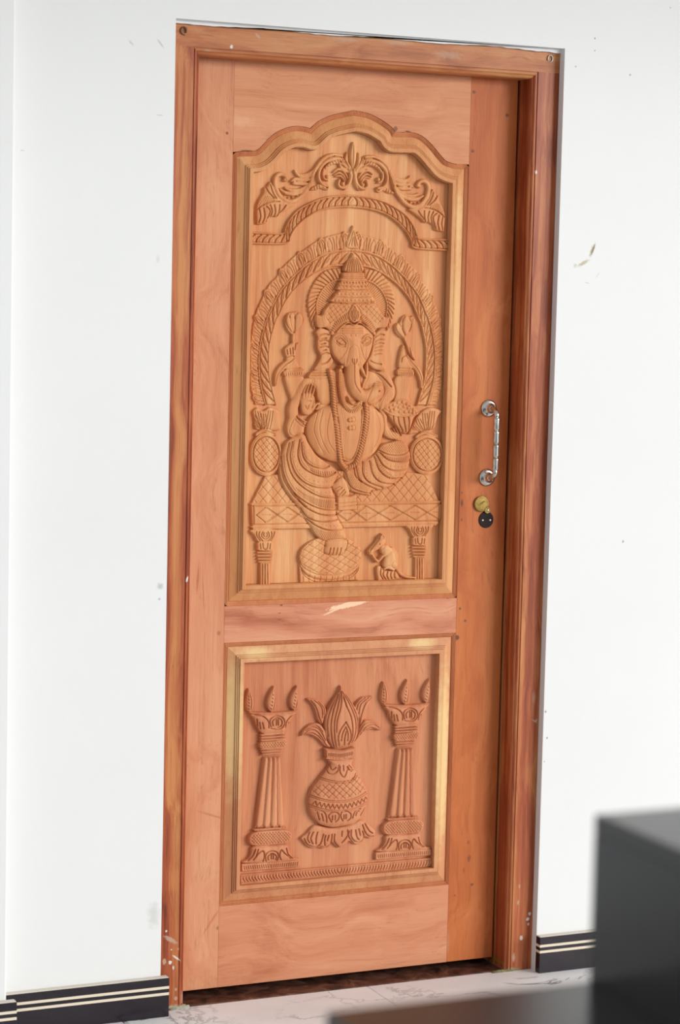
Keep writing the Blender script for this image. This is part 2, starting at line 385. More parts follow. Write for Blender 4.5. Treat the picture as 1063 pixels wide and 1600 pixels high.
# ---- threshold stone
def brown_stone():
    N = NT('brown_threshold_stone')
    a = N.noise(N.coords((26, 26, 26)), 1.0, 5, 0.6, 1.2); c = N.ramp(a, [(0.32, srgb(44, 26, 22)), (0.55, srgb(98, 62, 48)), (0.72, srgb(134, 96, 78))])
    return N.out(c, 0.4, 0.4)
o = box('trim_3', 0.001, W-0.001, 0.029, 0.2, -0.03, 0.0025, brown_stone(), bev=0.001, seg=1)
tag(o, 'dark brown stone threshold under the carved door', 'threshold', kind='structure')
# ================================================================ carved relief
# Bas-relief worked out as a height map (mm above the sunk field) over the field of each panel;
# every motif owns its cells of the map and becomes a mesh of its own.
RES = 0.00085
def spl(pts, closed=False, step=0.0028):
    """Catmull-Rom through the points, resampled"""
    p = np.asarray(pts, float); n = len(p)
    if n < 3:
        return p
    out = []
    rng = range(n if closed else n-1)
    for i in rng:
        if closed: a, b, c, d = p[(i-1) % n], p[i], p[(i+1) % n], p[(i+2) % n]
        else: a, b, c, d = p[max(i-1, 0)], p[i], p[i+1], p[min(i+2, n-1)]
        k = max(2, int(np.hypot(*(c-b))/step)); k = min(k, 14)
        t = (np.arange(k)/k)[:, None]
        out.append(0.5*((2*b)+(c-a)*t+(2*a-5*b+4*c-d)*t*t+(3*b-a-3*c+d)*t**3))
    if not closed: out.append(p[-1:])
    return np.vstack(out)
def resample(p, n):
    p = np.asarray(p, float); s = np.r_[0, np.cumsum(np.hypot(*np.diff(p, axis=0).T))]
    t = np.linspace(0, s[-1], n)
    return np.c_[np.interp(t, s, p[:, 0]), np.interp(t, s, p[:, 1])]

class Relief:
    def __init__(s, x0, x1, z0, z1):
        s.x0, s.z0 = x0, z0
        s.nx = int((x1-x0)/RES)+1; s.nz = int((z1-z0)/RES)+1
        s.X = x0+np.arange(s.nx)*RES; s.Z = z0+np.arange(s.nz)*RES
        s.H = np.zeros((s.nz, s.nx), np.float32); s.O = np.full((s.nz, s.nx), -1, np.int16)
        s.names = []; s.cur = 0
    def own(s, name):
        if name not in s.names: s.names.append(name)
        s.cur = s.names.index(name)
    def win(s, p, pad):
        a = p.min(0)-pad; b = p.max(0)+pad
        i0 = max(0, int((a[0]-s.x0)/RES)); i1 = min(s.nx, int((b[0]-s.x0)/RES)+2)
        j0 = max(0, int((a[1]-s.z0)/RES)); j1 = min(s.nz, int((b[1]-s.z0)/RES)+2)
        if i1 <= i0 or j1 <= j0: return None
        gx, gz = np.meshgrid(s.X[i0:i1].astype(np.float32), s.Z[j0:j1].astype(np.float32))
        return (slice(j0, j1), slice(i0, i1)), gx, gz
    @staticmethod
    def dist(p, gx, gz, closed=False, w=None, hs=None):
        q = np.vstack([p, p[:1]]) if closed else p
        best = np.full(gx.shape, 1e9, np.float32); wid = None if w is None else np.zeros(gx.shape, np.float32); hh = None if hs is None else np.zeros(gx.shape, np.float32)
        for k in range(len(q)-1):
            ax, az = q[k]; bx, bz = q[k+1]; dx, dz = bx-ax, bz-az; L = dx*dx+dz*dz+1e-14
            t = np.clip(((gx-ax)*dx+(gz-az)*dz)/L, 0, 1)
            d = (gx-ax-t*dx)**2+(gz-az-t*dz)**2
            m = d < best
            if w is not None:
                ww = w[k]+(w[k+1]-w[k])*t
                d2 = d/(ww*ww); m = d2 < best
                best[m] = d2[m]; wid[m] = ww[m]
                if hs is not None: hh[m] = (hs[k]+(hs[k+1]-hs[k])*t)[m]
            else: best[m] = d[m]
        if hs is not None: return np.sqrt(best), wid, hh
        return np.sqrt(best), wid
    @staticmethod
    def inside(p, gx, gz):
        c = np.zeros(gx.shape, bool); q = np.vstack([p, p[:1]])
        for k in range(len(q)-1):
            (ax, az), (bx, bz) = q[k], q[k+1]
            if az == bz: continue
            m = ((az > gz) != (bz > gz)) & (gx < (bx-ax)*(gz-az)/(bz-az)+ax)
            c ^= m
        return c
    def put(s, sl, m, val, rep=False):
        H = s.H[sl]; O = s.O[sl]
        k = m & (val > H) if not rep else m
        H[k] = val[k]; O[k] = s.cur
    def fill(s, pts, h, e, base=0.0, sm=True, moat=0.0, rep=False, tilt=None, mw=2.2):
        """closed shape: wall of height base then a rounded rise h over e mm"""
        p = spl(pts, True) if sm else np.asarray(pts, float)
        W = s.win(p, 0.003)
        if W is None: return
        sl, gx, gz = W
        ins = s.inside(p, gx, gz); d, _ = s.dist(p, gx, gz, True); d = d*1000
        if moat:
            moat *= 1.5; H = s.H[sl]; k = (~ins) & (d < mw) & (H > 0)
            H[k] = np.maximum(H[k]-moat*(1-d[k]/mw), 0.3)
        t = np.clip(d/e, 0, 1); val = base*np.clip(d/1.3, 0, 1)+h*np.sqrt(1-(1-t)**2)
        if tilt is not None: val = val+(gx*tilt[0]+gz*tilt[1]+tilt[2])*np.clip(d/1.3, 0, 1)
        s.put(sl, ins, val.astype(np.float32), rep)
    def line(s, pts, w, h, base=0.0, sm=True, moat=0.0, add=False):
        """raised rounded ridge, half width w mm (number or list along the line)"""
        p = spl(pts) if sm else np.asarray(pts, float)
        ws = np.interp(np.linspace(0, 1, len(p)), np.linspace(0, 1, len(np.atleast_1d(w))), np.atleast_1d(w))*0.001
        W = s.win(p, float(ws.max())+0.003)
        if W is None: return
        sl, gx, gz = W
        if isinstance(h, list):
            hs = np.interp(np.linspace(0, 1, len(p)), np.linspace(0, 1, len(h)), h)
            t, wid, h = s.dist(p, gx, gz, w=ws, hs=hs)
        else: t, wid = s.dist(p, gx, gz, w=ws)
        if moat:
            H = s.H[sl]; dd = (t-1)*wid*1000; k = (t > 1) & (dd < 2.0) & (H > 0)
            H[k] = np.maximum(H[k]-moat*(1-dd[k]/2.0), 0.3)
        tt = np.clip(t, 0, 1); edge = (1-tt)*wid*1000
        if add:
            H = s.H[sl]; k = t < 1; H[k] += (h*np.sqrt(1-tt*tt))[k]; return
        val = base*np.clip(edge/1.2, 0, 1)+h*np.sqrt(1-tt*tt)
        s.put(sl, t < 1, val.astype(np.float32))
    def cut(s, pts, w=1.1, dep=1.4, sm=True):
        dep = dep*2.0; w = w*1.05
        p = spl(pts) if sm else np.asarray(pts, float)
        W = s.win(p, w*0.001+0.001)
        if W is None: return
        sl, gx, gz = W
        d, _ = s.dist(p, gx, gz); d = d*1000
        H = s.H[sl]; k = (d < w) & (s.O[sl] >= 0)
        H[k] = np.maximum(H[k]-dep*(1-(d[k]/w)**2), 0.2)
    def cuts(s, lst, w=1.1, dep=1.4):
        for p in lst: s.cut(p, w, dep)
    def dot(s, c, r=1.1, dep=1.2):
        p = np.array([c, (c[0]+1e-5, c[1])]); s.cut(p, r, dep, sm=False)
    def knob(s, c, r, h, base=0.0, moat=0.0):
        p = np.array([c, (c[0]+1e-5, c[1])]); s.line(p, r, h, base, sm=False, moat=moat)
    def hatch(s, pts, sets, w=0.9, dep=1.2, sm=True, inset=1.5, dots=False):
        """crossing engraved lines inside a shape; sets = [(angle_deg, spacing_mm, phase)]"""
        p = spl(pts, True) if sm else np.asarray(pts, float)
        W = s.win(p, 0.001)
        if W is None: return
        sl, gx, gz = W
        ins = s.inside(p, gx, gz); d, _ = s.dist(p, gx, gz, True)
        ins &= (d*1000 > inset) & (s.O[sl] == s.cur)
        H = s.H[sl]; c = p.mean(0); us = []
        for (a, sp, ph) in sets:
            a = math.radians(a); u = ((gx-c[0])*math.cos(a)+(gz-c[1])*math.sin(a))*1000/sp+ph
            fr = np.abs(u-np.round(u))*sp; us.append(u)
            H -= np.where(ins & (fr < w), dep*(1-(fr/w)**2), 0).astype(np.float32)
        if dots and len(us) == 2:
            r = np.hypot((us[0]-np.floor(us[0])-0.5)*sets[0][1], (us[1]-np.floor(us[1])-0.5)*sets[1][1])
            H -= np.where(ins & (r < 1.3), 1.0*(1-(r/1.3)**2), 0).astype(np.float32)
        np.maximum(H, 0.0, out=H)
    def meshes(s, ymap, mat, parent, labels={}):
        H = s.H; own = s.O >= 0
        Hs = H.copy()
        k = np.zeros_like(H)
        pad = np.pad(H, 1, mode='edge')
        for dj, di, w in ((0, 0, 4), (0, 1, 1), (0, -1, 1), (1, 0, 1), (-1, 0, 1)):
            k += w*pad[1+dj:1+dj+s.nz, 1+di:1+di+s.nx]
        Hs = np.where(own, k/8, 0)
        O = s.O; co = np.maximum(np.maximum(O[:-1, :-1], O[:-1, 1:]), np.maximum(O[1:, :-1], O[1:, 1:]))
        idx = np.arange(s.nz*s.nx).reshape(s.nz, s.nx)
        gx, gz = np.meshgrid(s.X, s.Z)
        allv = np.stack([gx, ymap-Hs*1.15/1000.0+np.where(own, 0, 0.0004), gz], -1).reshape(-1, 3)
        res = {}
        for oi, nm in enumerate(s.names):
            j, i = np.nonzero(co == oi)
            if len(j) == 0: continue
            q = np.stack([idx[j, i], idx[j, i+1], idx[j+1, i+1], idx[j+1, i]], -1)
            u, inv = np.unique(q, return_inverse=True); q = inv.reshape(-1, 4)
            me = bpy.data.meshes.new(nm.split('#')[0])
            me.vertices.add(len(u)); me.vertices.foreach_set('co', allv[u].astype(np.float32).ravel())
            me.loops.add(q.size); me.loops.foreach_set('vertex_index', q.astype(np.int32).ravel())
            me.polygons.add(len(q)); me.polygons.foreach_set('loop_start', np.arange(0, q.size, 4, dtype=np.int32))
            try: me.polygons.foreach_set('loop_total', np.full(len(q), 4, np.int32))
            except Exception: pass
            me.polygons.foreach_set('use_smooth', np.ones(len(q), bool))
            me.update(calc_edges=True)
            me.materials.append(mat)
            o = bpy.data.objects.new(nm.split('#')[0], me); link(o, parent); res[nm] = o
            if nm in labels: o['label'] = labels[nm]
        return res

# tiles of the photograph the carving was measured in: origin and magnification
def tile(x0, y0, sc):
    def f(*a):
        a = np.array(a, float).reshape(-1, 2)
        return np.array([(lambda q: (q[0], q[2]))(unproj(x0+u/sc, y0+v/sc, CARVE_Y)) for u, v in a])
    return f
A_ = tile(380, 200, 6.006); B_ = tile(540, 200, 6.006); C_ = tile(380, 340, 6.006); D_ = tile(540, 340, 6.006)
E_ = tile(475, 380, 7.087); F_ = tile(475, 500, 7.087); G_ = tile(385, 470, 8.858); H_ = tile(590, 470, 8.858)
I_ = tile(380, 620, 6.006); J_ = tile(530, 620, 6.006); K_ = tile(380, 760, 6.006); L_ = tile(540, 760, 6.006)
M_ = tile(370, 1050, 6.006); N_ = tile(530, 1050, 6.006); O_ = tile(360, 1210, 6.006); P_ = tile(530, 1200, 6.006)
PX = tile(0, 0, 1.0)
def arc(c, rx, rz, a0, a1, n=16, rot=0.0):
    t = np.radians(np.linspace(a0, a1, n)); x = rx*np.cos(t); z = rz*np.sin(t); r = math.radians(rot)
    return np.c_[c[0]+x*math.cos(r)-z*math.sin(r), c[1]+x*math.sin(r)+z*math.cos(r)]
def petal(b, t, w, bend=0.0, n=7, belly=0.45):
    """leaf outline from base b to tip t, half width w (m)"""
    b = np.array(b); t = np.array(t); d = t-b; L = np.hypot(*d); nrm = np.array((-d[1], d[0]))/L
    u = np.linspace(0, 1, n); wid = w*np.sin(np.pi*u**(math.log(0.5)/math.log(belly)))**0.8
    c = b+d*u[:, None]+nrm*(bend*L*np.sin(np.pi*u))[:, None]
    return np.vstack([c+nrm*wid[:, None], (c-nrm*wid[:, None])[::-1][1:-1]])
def between(o, i, t, k):
    """point between two rails: t along, k across (0 inner, 1 outer)"""
    n = len(o); f = t*(n-1); a = int(min(f, n-2)); r = f-a
    po = o[a]+(o[a+1]-o[a])*r; pi = i[a]+(i[a+1]-i[a])*r
    return pi+(po-pi)*k
# ---------------------------------------------------------------- upper panel: the carving
def carve_upper(R):
    xc = PX(549, 420)[0][0]
    mir = lambda p: np.c_[2*xc-np.asarray(p)[:, 0], np.asarray(p)[:, 1]]
    both = lambda fn: (fn(lambda p: p), fn(mir))
    # ---- rope arch across the head of the panel
    R.own('carved_arch')
    oL = spl(A_(60,972, 370,985, 392,945, 440,850, 520,760, 600,712, 700,668, 800,640, 900,630, 1015,626)); iL = spl(A_(60,1090, 405,1092, 440,1040, 480,970, 560,882, 660,812, 760,772, 880,752, 1015,748))
    ends = np.array([[xc, oL[-1][1]]]), np.array([[xc, iL[-1][1]]])
    o = resample(np.vstack([oL, ends[0], mir(oL)[::-1]]), 160); i = resample(np.vstack([iL, ends[1], mir(iL)[::-1]]), 160)
    R.fill(np.vstack([o, i[::-1]]), 1.5, 4, 4.5, sm=False)
    R.line(o+(i-o)*0.07, 2.2, 2.6, 5.0, sm=False); R.line(i+(o-i)*0.07, 2.2, 2.6, 5.0, sm=False)
    R.cut(o+(i-o)*0.17, 1.0, 2.2, sm=False); R.cut(i+(o-i)*0.17, 1.0, 2.2, sm=False)
    for k in range(38):
        t = (k+0.5)/38; sg = 1 if t > 0.5 else -1
        dt = 0.012*sg*(1-0.6*math.exp(-((t-0.5)/0.05)**2))
        pts = np.array([between(o, i, min(max(t+dt*(0.9-1.8*c)+0.006*sg*math.sin(math.pi*c), 0), 1), 0.2+0.6*c) for c in (0, .33, .66, 1)])
        R.cut(pts, 1.5, 2.6)
        p2 = np.array([between(o, i, min(max(t+0.009+dt*(0.9-1.8*c)+0.006*sg*math.sin(math.pi*c), 0), 1), 0.25+0.4*c) for c in (0, .33, .66, 1)])
        R.cut(p2, 0.8, 0.9)
    # ---- scroll crest
    def crest(T):
        side = '#l' if T(np.array([[0.0, 0]]))[0][0] == 0 else '#r'
        R.own('carved_scroll'+side)
        # sprayed leaf at the foot
        foot = T(A_(125,880, 122,760, 140,690, 185,610, 192,560, 225,545, 255,500, 285,540, 330,640, 420,700, 500,715, 440,755, 370,800, 325,835, 285,830, 240,850, 225,890, 180,905, 130,905))
        R.fill(foot, 4.5, 9, 4.0)
        R.hatch(T(A_(135,740, 150,680, 190,640, 255,640, 300,690, 230,720, 160,760)), [(35, 4.2, 0), (-35, 4.2, 0)], 0.9, 1.4)
        for c in ((150,760, 160,830, 145,890), (190,750, 200,830, 180,890), (215,735, 250,780, 215,880), (250,720, 270,780, 255,830), (290,720, 300,780, 290,830), (340,720, 335,780, 320,825), (400,725, 370,765, 335,800), (130,765, 190,720, 260,695, 340,690), (255,530, 275,600, 310,660), (215,560, 235,600, 290,660)):
            R.cut(T(A_(*c)), 1.3, 2.4)
        # big stem sweeping from the volute down to the side curl
        R.line(T(A_(930,262, 860,252, 790,268, 735,310, 690,375, 655,440, 640,500, 612,560, 560,625, 500,672, 440,690, 385,668, 340,622, 310,560, 300,500, 318,450, 355,432, 392,446, 412,480)), [4, 4.6, 5, 5.4, 5.6, 6, 6, 5.6, 4.6], 4.6, 3.5, moat=1)
        R.knob(T(A_(395,485))[0], 5.0, 3.5, 4.0)
        R.cut(T(A_(560,600, 500,650, 440,668, 390,648, 350,600, 328,540)), 1.1, 2.0)
        R.cut(T(A_(860,262, 800,285, 750,330, 715,390, 680,450, 655,510)), 1.1, 2.2)
        # inner C scroll
        R.line(T(A_(800,545, 750,530, 715,480, 715,410, 745,350, 800,305, 870,290, 940,305, 990,350, 1015,420, 1010,490, 975,545, 925,560, 895,530, 905,490)), [3.4, 4, 4.6, 4.8, 4.8, 4.8, 4.6, 4.2, 3.4], 4.6, 4.0, moat=1.2)
        R.line(T(A_(770,385, 800,350, 850,325, 905,325, 950,350)), [3.0, 4.2, 4.0, 2.2], 2.4, 5.5)
        for k in range(9):
            t = k/8.0; u, v = 770+190*t, 385-75*math.sin(math.pi*min(t*1.05, 1)*0.62)
            R.cut(T(A_(u-8, v-16, u+10, v+20)), 0.8, 1.4)
        R.knob(T(A_(940,525))[0], 5.4, 4.2, 4.0); R.knob(T(A_(795,460))[0], 5.0, 3.8, 4.0, moat=1)
        R.line(T(A_(760,385, 752,430, 765,475, 800,492)), [3.0, 3.4, 3.0, 2.0], 3.2, 4.0)
        # leaves in the scroll
        for q, wd in (((850,415, 900,385, 950,410, 985,470), 3.6), ((858,440, 905,420, 945,445, 968,490), 3.2), ((870,455, 915,450, 945,480, 955,510), 2.8)):
            R.line(T(A_(*q)), [1.6, wd, wd, 2], 3.2, 3.5, moat=0.8)
        # leaf tufts along the stem
        for q in ((488,402, 520,440, 580,445, 640,418, 690,360), (505,425, 550,462, 610,458, 660,420), (455,500, 490,478, 545,492, 600,490, 640,470), (470,520, 520,520, 570,525, 615,520), (395,560, 450,585, 520,585, 585,555, 625,520), (350,575, 410,610, 480,620, 550,600, 600,560)):
            R.line(T(A_(*q)), [2.6, 4.8, 4.8, 4, 2], 3.6, 3.0, moat=1.0)
        R.knob(T(A_(480,500))[0], 4.4, 3.2, 3.6)
        for u, v in ((390,640), (430,655), (470,650), (515,635)): R.knob(T(A_(u, v))[0], 2.4, 1.8, 3.2)
        R.line(T(A_(640,575, 690,560, 730,545, 790,575, 805,560)), [2, 5.5, 5.0, 3.5, 2], 2.6, 3.2)
        R.cuts([T(A_(*q)) for q in ((665,540, 672,580), (690,535, 698,578), (712,540, 722,575), (745,560, 800,585))], 0.9, 1.6)
    both(crest)
    R.own('carved_palmette')
    ax = PX(552.5, 221)[0]; bz = PX(552.5, 296)[0][1]; dx = PX(560, 250)[0][0]-PX(550, 250)[0][0]
    R.fill(petal((ax[0], ax[1]-0.062), (ax[0], ax[1]), 0.0085, 0, 9, 0.5), 4, 6, 4.5, moat=1)
    for s in (-1, 1):
        for k, (tx, tz, w) in enumerate(((0.014, -0.022, 0.0052), (0.026, -0.032, 0.0052), (0.035, -0.044, 0.0048))):
            R.fill(petal((ax[0]+s*0.003, ax[1]-0.07), (ax[0]+s*tx, ax[1]+tz), w, -s*0.14, 7, 0.6), 3.2, 5, 4.0-k*0.3, moat=1)
            R.cut(np.array([(ax[0]+s*0.004, ax[1]-0.066), (ax[0]+s*tx*0.8, ax[1]+tz-0.008)]), 0.8, 1.4)
        R.line(np.array([(ax[0]+s*0.0042, ax[1]-0.06), (ax[0]+s*0.006, ax[1]-0.085), (ax[0]+s*0.012, bz+0.004), (ax[0]+s*0.018, bz-0.001)]), [2.2, 3, 3, 1.6], 3.0, 4.0, moat=1)
    R.cut(np.array([(ax[0], ax[1]-0.006), (ax[0], ax[1]-0.055)]), 1.0, 1.8)
    # ---- great halo: beaded leaf ring with a leaf fringe
    def halo(T):
        side = '#l' if T(np.array([[0.0, 0]]))[0][0] == 0 else '#r'
        fo = np.vstack([G_(128,1440, 92,1300, 60,1180, 64,1000, 62,820, 66,640, 82,450, 112,280, 150,130), C_(180,760, 215,680, 270,600, 320,556, 352,490, 410,430, 452,390, 512,340, 590,292, 642,252, 700,217, 780,182, 832,165, 900,150, 985,140), [(xc-0.004, PX(549, 361)[0][1])]])
        ro = np.vstack([G_(262,1440, 232,1330, 192,1150, 174,1000, 172,800, 190,600, 240,380, 300,200), C_(260,860, 340,700, 440,580, 540,482, 640,402, 760,337, 860,309, 960,298), [(xc, PX(549, 389)[0][1])]])
        ri = np.vstack([G_(425,1440, 380,1260, 340,1100, 325,900, 330,650, 370,450, 430,250), C_(330,950, 400,800, 480,690, 560,612, 660,542, 740,500, 830,466, 910,458), [(xc, PX(549, 416)[0][1])]])
        fo, ro, ri = (resample(spl(T(q)), 90) for q in (fo, ro, ri))
        R.own('carved_flame_border'+side)
        R.fill(np.vstack([fo, ro[::-1]]), 1.5, 5, 2.6, sm=False)
        n = 17
        for k in range(n):
            t0, t1 = k/n, (k+1)/n
            big = k % 2 == 0
            pol = [between(fo, ro, t0+0.004, 0.0), between(fo, ro, t0+0.002, 0.6), between(fo, ro, t0+0.018, 1.0 if big else 0.93), between(fo, ro, (t0+t1)/2, 1.12 if big else 1.0), between(fo, ro, t1-0.016, 1.0 if big else 0.93), between(fo, ro, t1-0.004, 0.6), between(fo, ro, t1-0.006, 0.0)]
            R.fill(np.array(pol), 2.8 if big else 2.0, 6, 2.6, moat=0.9)
            for f in (0.3, 0.5, 0.7):
                tt = t0+(t1-t0)*f
                R.cut(np.array([between(fo, ro, tt, 0.05), between(fo, ro, tt+0.003, 0.45), between(fo, ro, tt+0.004*(f-0.5)*8, 0.85)]), 0.8, 1.3)
            if big: R.cut(np.array([between(fo, ro, t0+0.016, 0.25), between(fo, ro, t0+0.02, 0.75), between(fo, ro, (t0+t1)/2, 0.95), between(fo, ro, t1-0.018, 0.75), between(fo, ro, t1-0.018, 0.25)]), 0.9, 1.6)
        R.own('carved_halo_ring')
        R.fill(np.vstack([ro, ri[::-1]]), 1.0, 3, 3.6, sm=False)
        R.line(ro+(ri-ro)*0.05, 2.0, 2.6, 4.4, sm=False, moat=1); R.line(ri+(ro-ri)*0.06, 2.0, 2.4, 4.2, sm=False)
        R.cut(ro+(ri-ro)*0.16, 0.9, 1.8, sm=False); R.cut(ro+(ri-ro)*0.05, 0.55, 0.9, sm=False)
        m = 19
        for k in range(m):
            t = 0.02+k*0.96/m
            pol = np.array([between(ro, ri, min(max(a, 0), 1), b) for a, b in ((t, 0.18), (t+0.020, 0.42), (t+0.044, 0.68), (t+0.066, 0.8), (t+0.062, 0.55), (t+0.046, 0.28), (t+0.024, 0.14))])
            R.fill(pol, 2.2, 4.5, 3.9, moat=1.1)
            R.cut(np.array([between(ro, ri, min(t+0.03, 1), 0.38), between(ro, ri, min(t+0.05, 1), 0.58)]), 0.9, 1.2)
            R.cut(np.array([between(ro, ri, min(t, 1), 0.18), between(ro, ri, min(t+0.03, 1), 0.6), between(ro, ri, min(t+0.06, 1), 0.86)]), 0.9, 1.6)
    both(halo)
    R.own('carved_flame_border#l')
    a = PX(552.5, 352)[0]
    R.fill(np.array([(a[0], a[1]), (a[0]+0.008, a[1]-0.018), (a[0]+0.016, a[1]-0.04), (a[0]+0.012, a[1]-0.05), (a[0]-0.012, a[1]-0.05), (a[0]-0.016, a[1]-0.038), (a[0]-0.008, a[1]-0.018)]), 4, 7, 3.2, moat=1.2)
    for s in (-1, 1):
        R.cuts([np.array([(a[0]+s*0.001, a[1]-0.012), (a[0]+s*0.005, a[1]-0.028), (a[0]+s*0.011, a[1]-0.045)]), np.array([(a[0]+s*0.0012, a[1]-0.026), (a[0]+s*0.004, a[1]-0.045)])], 0.9, 1.5)
    # ---- feathered nimbus behind the crown
    R.own('carved_nimbus')
    xe = PX(551.5, 450)[0][0]
    me = lambda p: np.c_[2*xe-np.asarray(p)[:, 0], np.asarray(p)[:, 1]]
    for T in (lambda p: p, me):
        oo = resample(spl(T(E_(128,960, 100,930, 62,800, 44,700, 50,600, 85,490, 150,385, 230,310, 320,280, 420,275))), 70)
        ii = resample(spl(T(E_(150,830, 148,770, 142,690, 158,610, 210,515, 285,445, 350,415, 420,402))), 70)
        cc = resample(spl(T(E_(330,870, 300,770, 320,700, 330,650, 350,600, 380,560, 400,500, 440,470))), 70)
        R.fill(np.vstack([oo, ii[::-1]]), 2.0, 6, 3.0, sm=False)
        for k in range(16):
            t = 0.03+k*0.06
            R.cut(np.array([between(oo, ii, min(t+0.045, 1), 0.05), between(oo, ii, min(t+0.025, 1), 0.45), between(oo, ii, t, 0.98)]), 1.1, 2.2)
        R.fill(np.vstack([ii, cc[::-1]]), 1.0, 4, 2.2, sm=False)
        for k in range(22):
            t = 0.03+k*0.044
            R.cut(np.array([between(ii, cc, t, 0.9), between(ii, cc, t, 0.35)]), 0.8, 1.4)
        R.line(ii, 2.0, 2.4, 3.6, sm=False, moat=1)
    # ---- throne: padded bench, its legs
    R.own('carved_bench')
    top = PX(392,788, 414,744, 470,735, 620,735, 667,741, 688,784)
    R.fill(top, 1.8, 5, 4.2, sm=False)
    R.hatch(top, [(42, 17.0, 0.2), (138, 17.0, 0.35)], 1.2, 1.6, sm=False, inset=3)
    fr = PX(392,787, 688,783, 691,790, 690,808, 682,822, 394,828)
    R.fill(fr, 1.6, 4, 6.6, sm=False, moat=1)
    R.line(PX(392,787.5, 689,783.5), 2.4, 1.8, 7.4, sm=False)
    R.line(PX(393,823, 684,817.5), 2.6, 1.6, 7.4, sm=False); R.cut(PX(393,819.5, 685,813.5), 1.1, 2.2, sm=False)
    R.cut(PX(393,791, 689,787), 1.1, 2.0, sm=False); R.cut(PX(396,790, 396.5,819), 1.0, 1.8, sm=False); R.cut(PX(686,788, 685,813), 1.0, 1.8, sm=False)
    xs = [415, 448, 481, 511, 541, 571, 608.5, 647.4, 684]
    f = lambda x, k: (x, (791.5-(x-393)*0.0137) + k*(26.5-(x-393)*0.004))
    for k in range(len(xs)-1):
        for off in (-1.3, 1.3):
            for b0, b1 in ((0.06, 0.94), (0.94, 0.06)): R.cut(PX(*f(xs[k]+off, b0), *f(xs[k+1]+off, b1)), 0.8, 1.5, sm=False)
    for b0 in (0.06, 0.94): R.cut(PX(*f(400, 0.5), *f(414, b0)), 0.9, 1.5, sm=False)
    for x in xs: R.cut(PX(*f(x-6.5 if x < 680 else x-9, 0.5), *f(x+6.5 if x < 680 else x-1, 0.5)), 0.8, 1.2, sm=False)
    def leg(nm, T, xm):
        R.own(nm)
        P = lambda *a: T(np.array(a, float).reshape(-1, 2))
        R.fill(P(-22,826, 22,826, 17,836, 10,846, -10,846, -17,836), 4, 8, 5.0, moat=0.6)
        R.fill(P(-11,845, 11,845, 12.5,852, 11,859, -11,859, -12.5,852), 3.6, 6, 5.0, moat=1)
        for z, w in ((862,11.5), (867,11.5), (872,10.5), (876.5,9.5)): R.line(P(-w,z, w,z), 2.6, 2.8, 5.0, sm=False, moat=0.8)
        R.fill(P(-8,878, 8,878, 8.5,914, -8.5,914), 3.0, 7, 4.5, sm=False)
        for x in (-4, 0, 4): R.cut(P(x,880, x*1.05,912), 1.1, 2.2, sm=False)
        R.cuts([P(-4,829, -6,836, 0,841, 6,836, 4,829), P(-2,831, -3,835, 0,837.5, 3,835, 2,831), P(-9,829, -10,836, -4,844), P(9,829, 10,836, 4,844), P(-14,829, -13,836, -8,843), P(14,829, 13,836, 8,843), P(-4,847, -3,855, 0,857), P(4,847, 3,855, 0,857), P(-8,848, -7,856), P(8,848, 7,856)], 1.0, 1.8)
    leg('carved_bench_leg#l', lambda q: PX(*np.c_[414+q[:, 0], q[:, 1]+1.5].ravel()), 0)
    leg('carved_bench_leg#r', lambda q: PX(*np.c_[655.5+q[:, 0]*0.93, 820+(q[:, 1]-826)*0.985].ravel()), 0)
    # ---- bolsters with leaf tufts
    def bolster(nm, T, cx, cy, rx, ry, fan, sgn):
        R.own(nm)
        R.fill(T(*fan), 4.5, 9, 3.6, moat=1)
        cs = np.array(fan, float).reshape(-1, 2); bx = cx+sgn*8; by = cy-ry*0.92
        for (u, v) in cs[1:6]:
            for kk in (-0.16, 0.0, 0.16):
                R.cut(T(bx+(u-bx)*(0.3+kk)+kk*120, by+(v-by)*0.18, bx+(u-bx)*0.75+kk*150, by+(v-by)*0.55, u+kk*130, v+(by-v)*0.14), 0.9, 1.5)
        for k, m in enumerate((0.94, 1.02)):
            R.line(T(cx-rx*0.62, cy-ry*m+20, cx-rx*0.1, cy-ry*m-20, cx+rx*0.62, cy-ry*m+16), 2.2, 2.6, 4.6, moat=0.8)
        el = np.array([(cx+rx*math.cos(t), cy+ry*math.sin(t)) for t in np.linspace(0, 2*math.pi, 28, endpoint=False)])
        R.fill(T(*el.ravel()), 2.6, 5, 5.4, moat=1.2)
        e2 = np.array([cx, cy])+(el-[cx, cy])*0.80
        R.cut(np.vstack([T(*e2.ravel()), T(*e2[:1].ravel())]), 1.6, 2.6)
        R.fill(T(*(np.array([cx, cy])+(el-[cx, cy])*0.76).ravel()), 2.4, 16, 5.2)
        R.hatch(T(*(np.array([cx, cy])+(el-[cx, cy])*0.77).ravel()), [(40, 10.5, 0.1), (-47, 10.0, 0.3)], 1.1, 1.7, inset=1, dots=True)
        R.cut(np.vstack([T(*(np.array([cx, cy])+(el-[cx, cy])*0.93).ravel()), T(*(np.array([cx, cy])+(el[:1]-[cx, cy])*0.93).ravel())]), 0.8, 1.1)
    bolster('carved_bolster#l', I_, 215, 540, 152, 207, (120,300, 105,200, 92,140, 132,100, 185,130, 255,97, 345,132, 350,210, 350,310, 250,320), -1)
    bolster('carved_bolster#r', J_, 825, 545, 166, 190, (650,350, 690,260, 735,180, 800,120, 870,98, 965,130, 930,190, 895,300, 800,320, 740,340), 1)
    # ---- round footstool
    R.own('carved_footstool')
    R.fill(PX(467,868, 469,911, 561,907, 566,860), 2, 5, 3.0, sm=False)
    el = [(516.5+49.5*math.cos(t), 868-2.5*math.cos(t)+31*math.sin(t)) for t in np.linspace(0, 2*math.pi, 30, endpoint=False)]
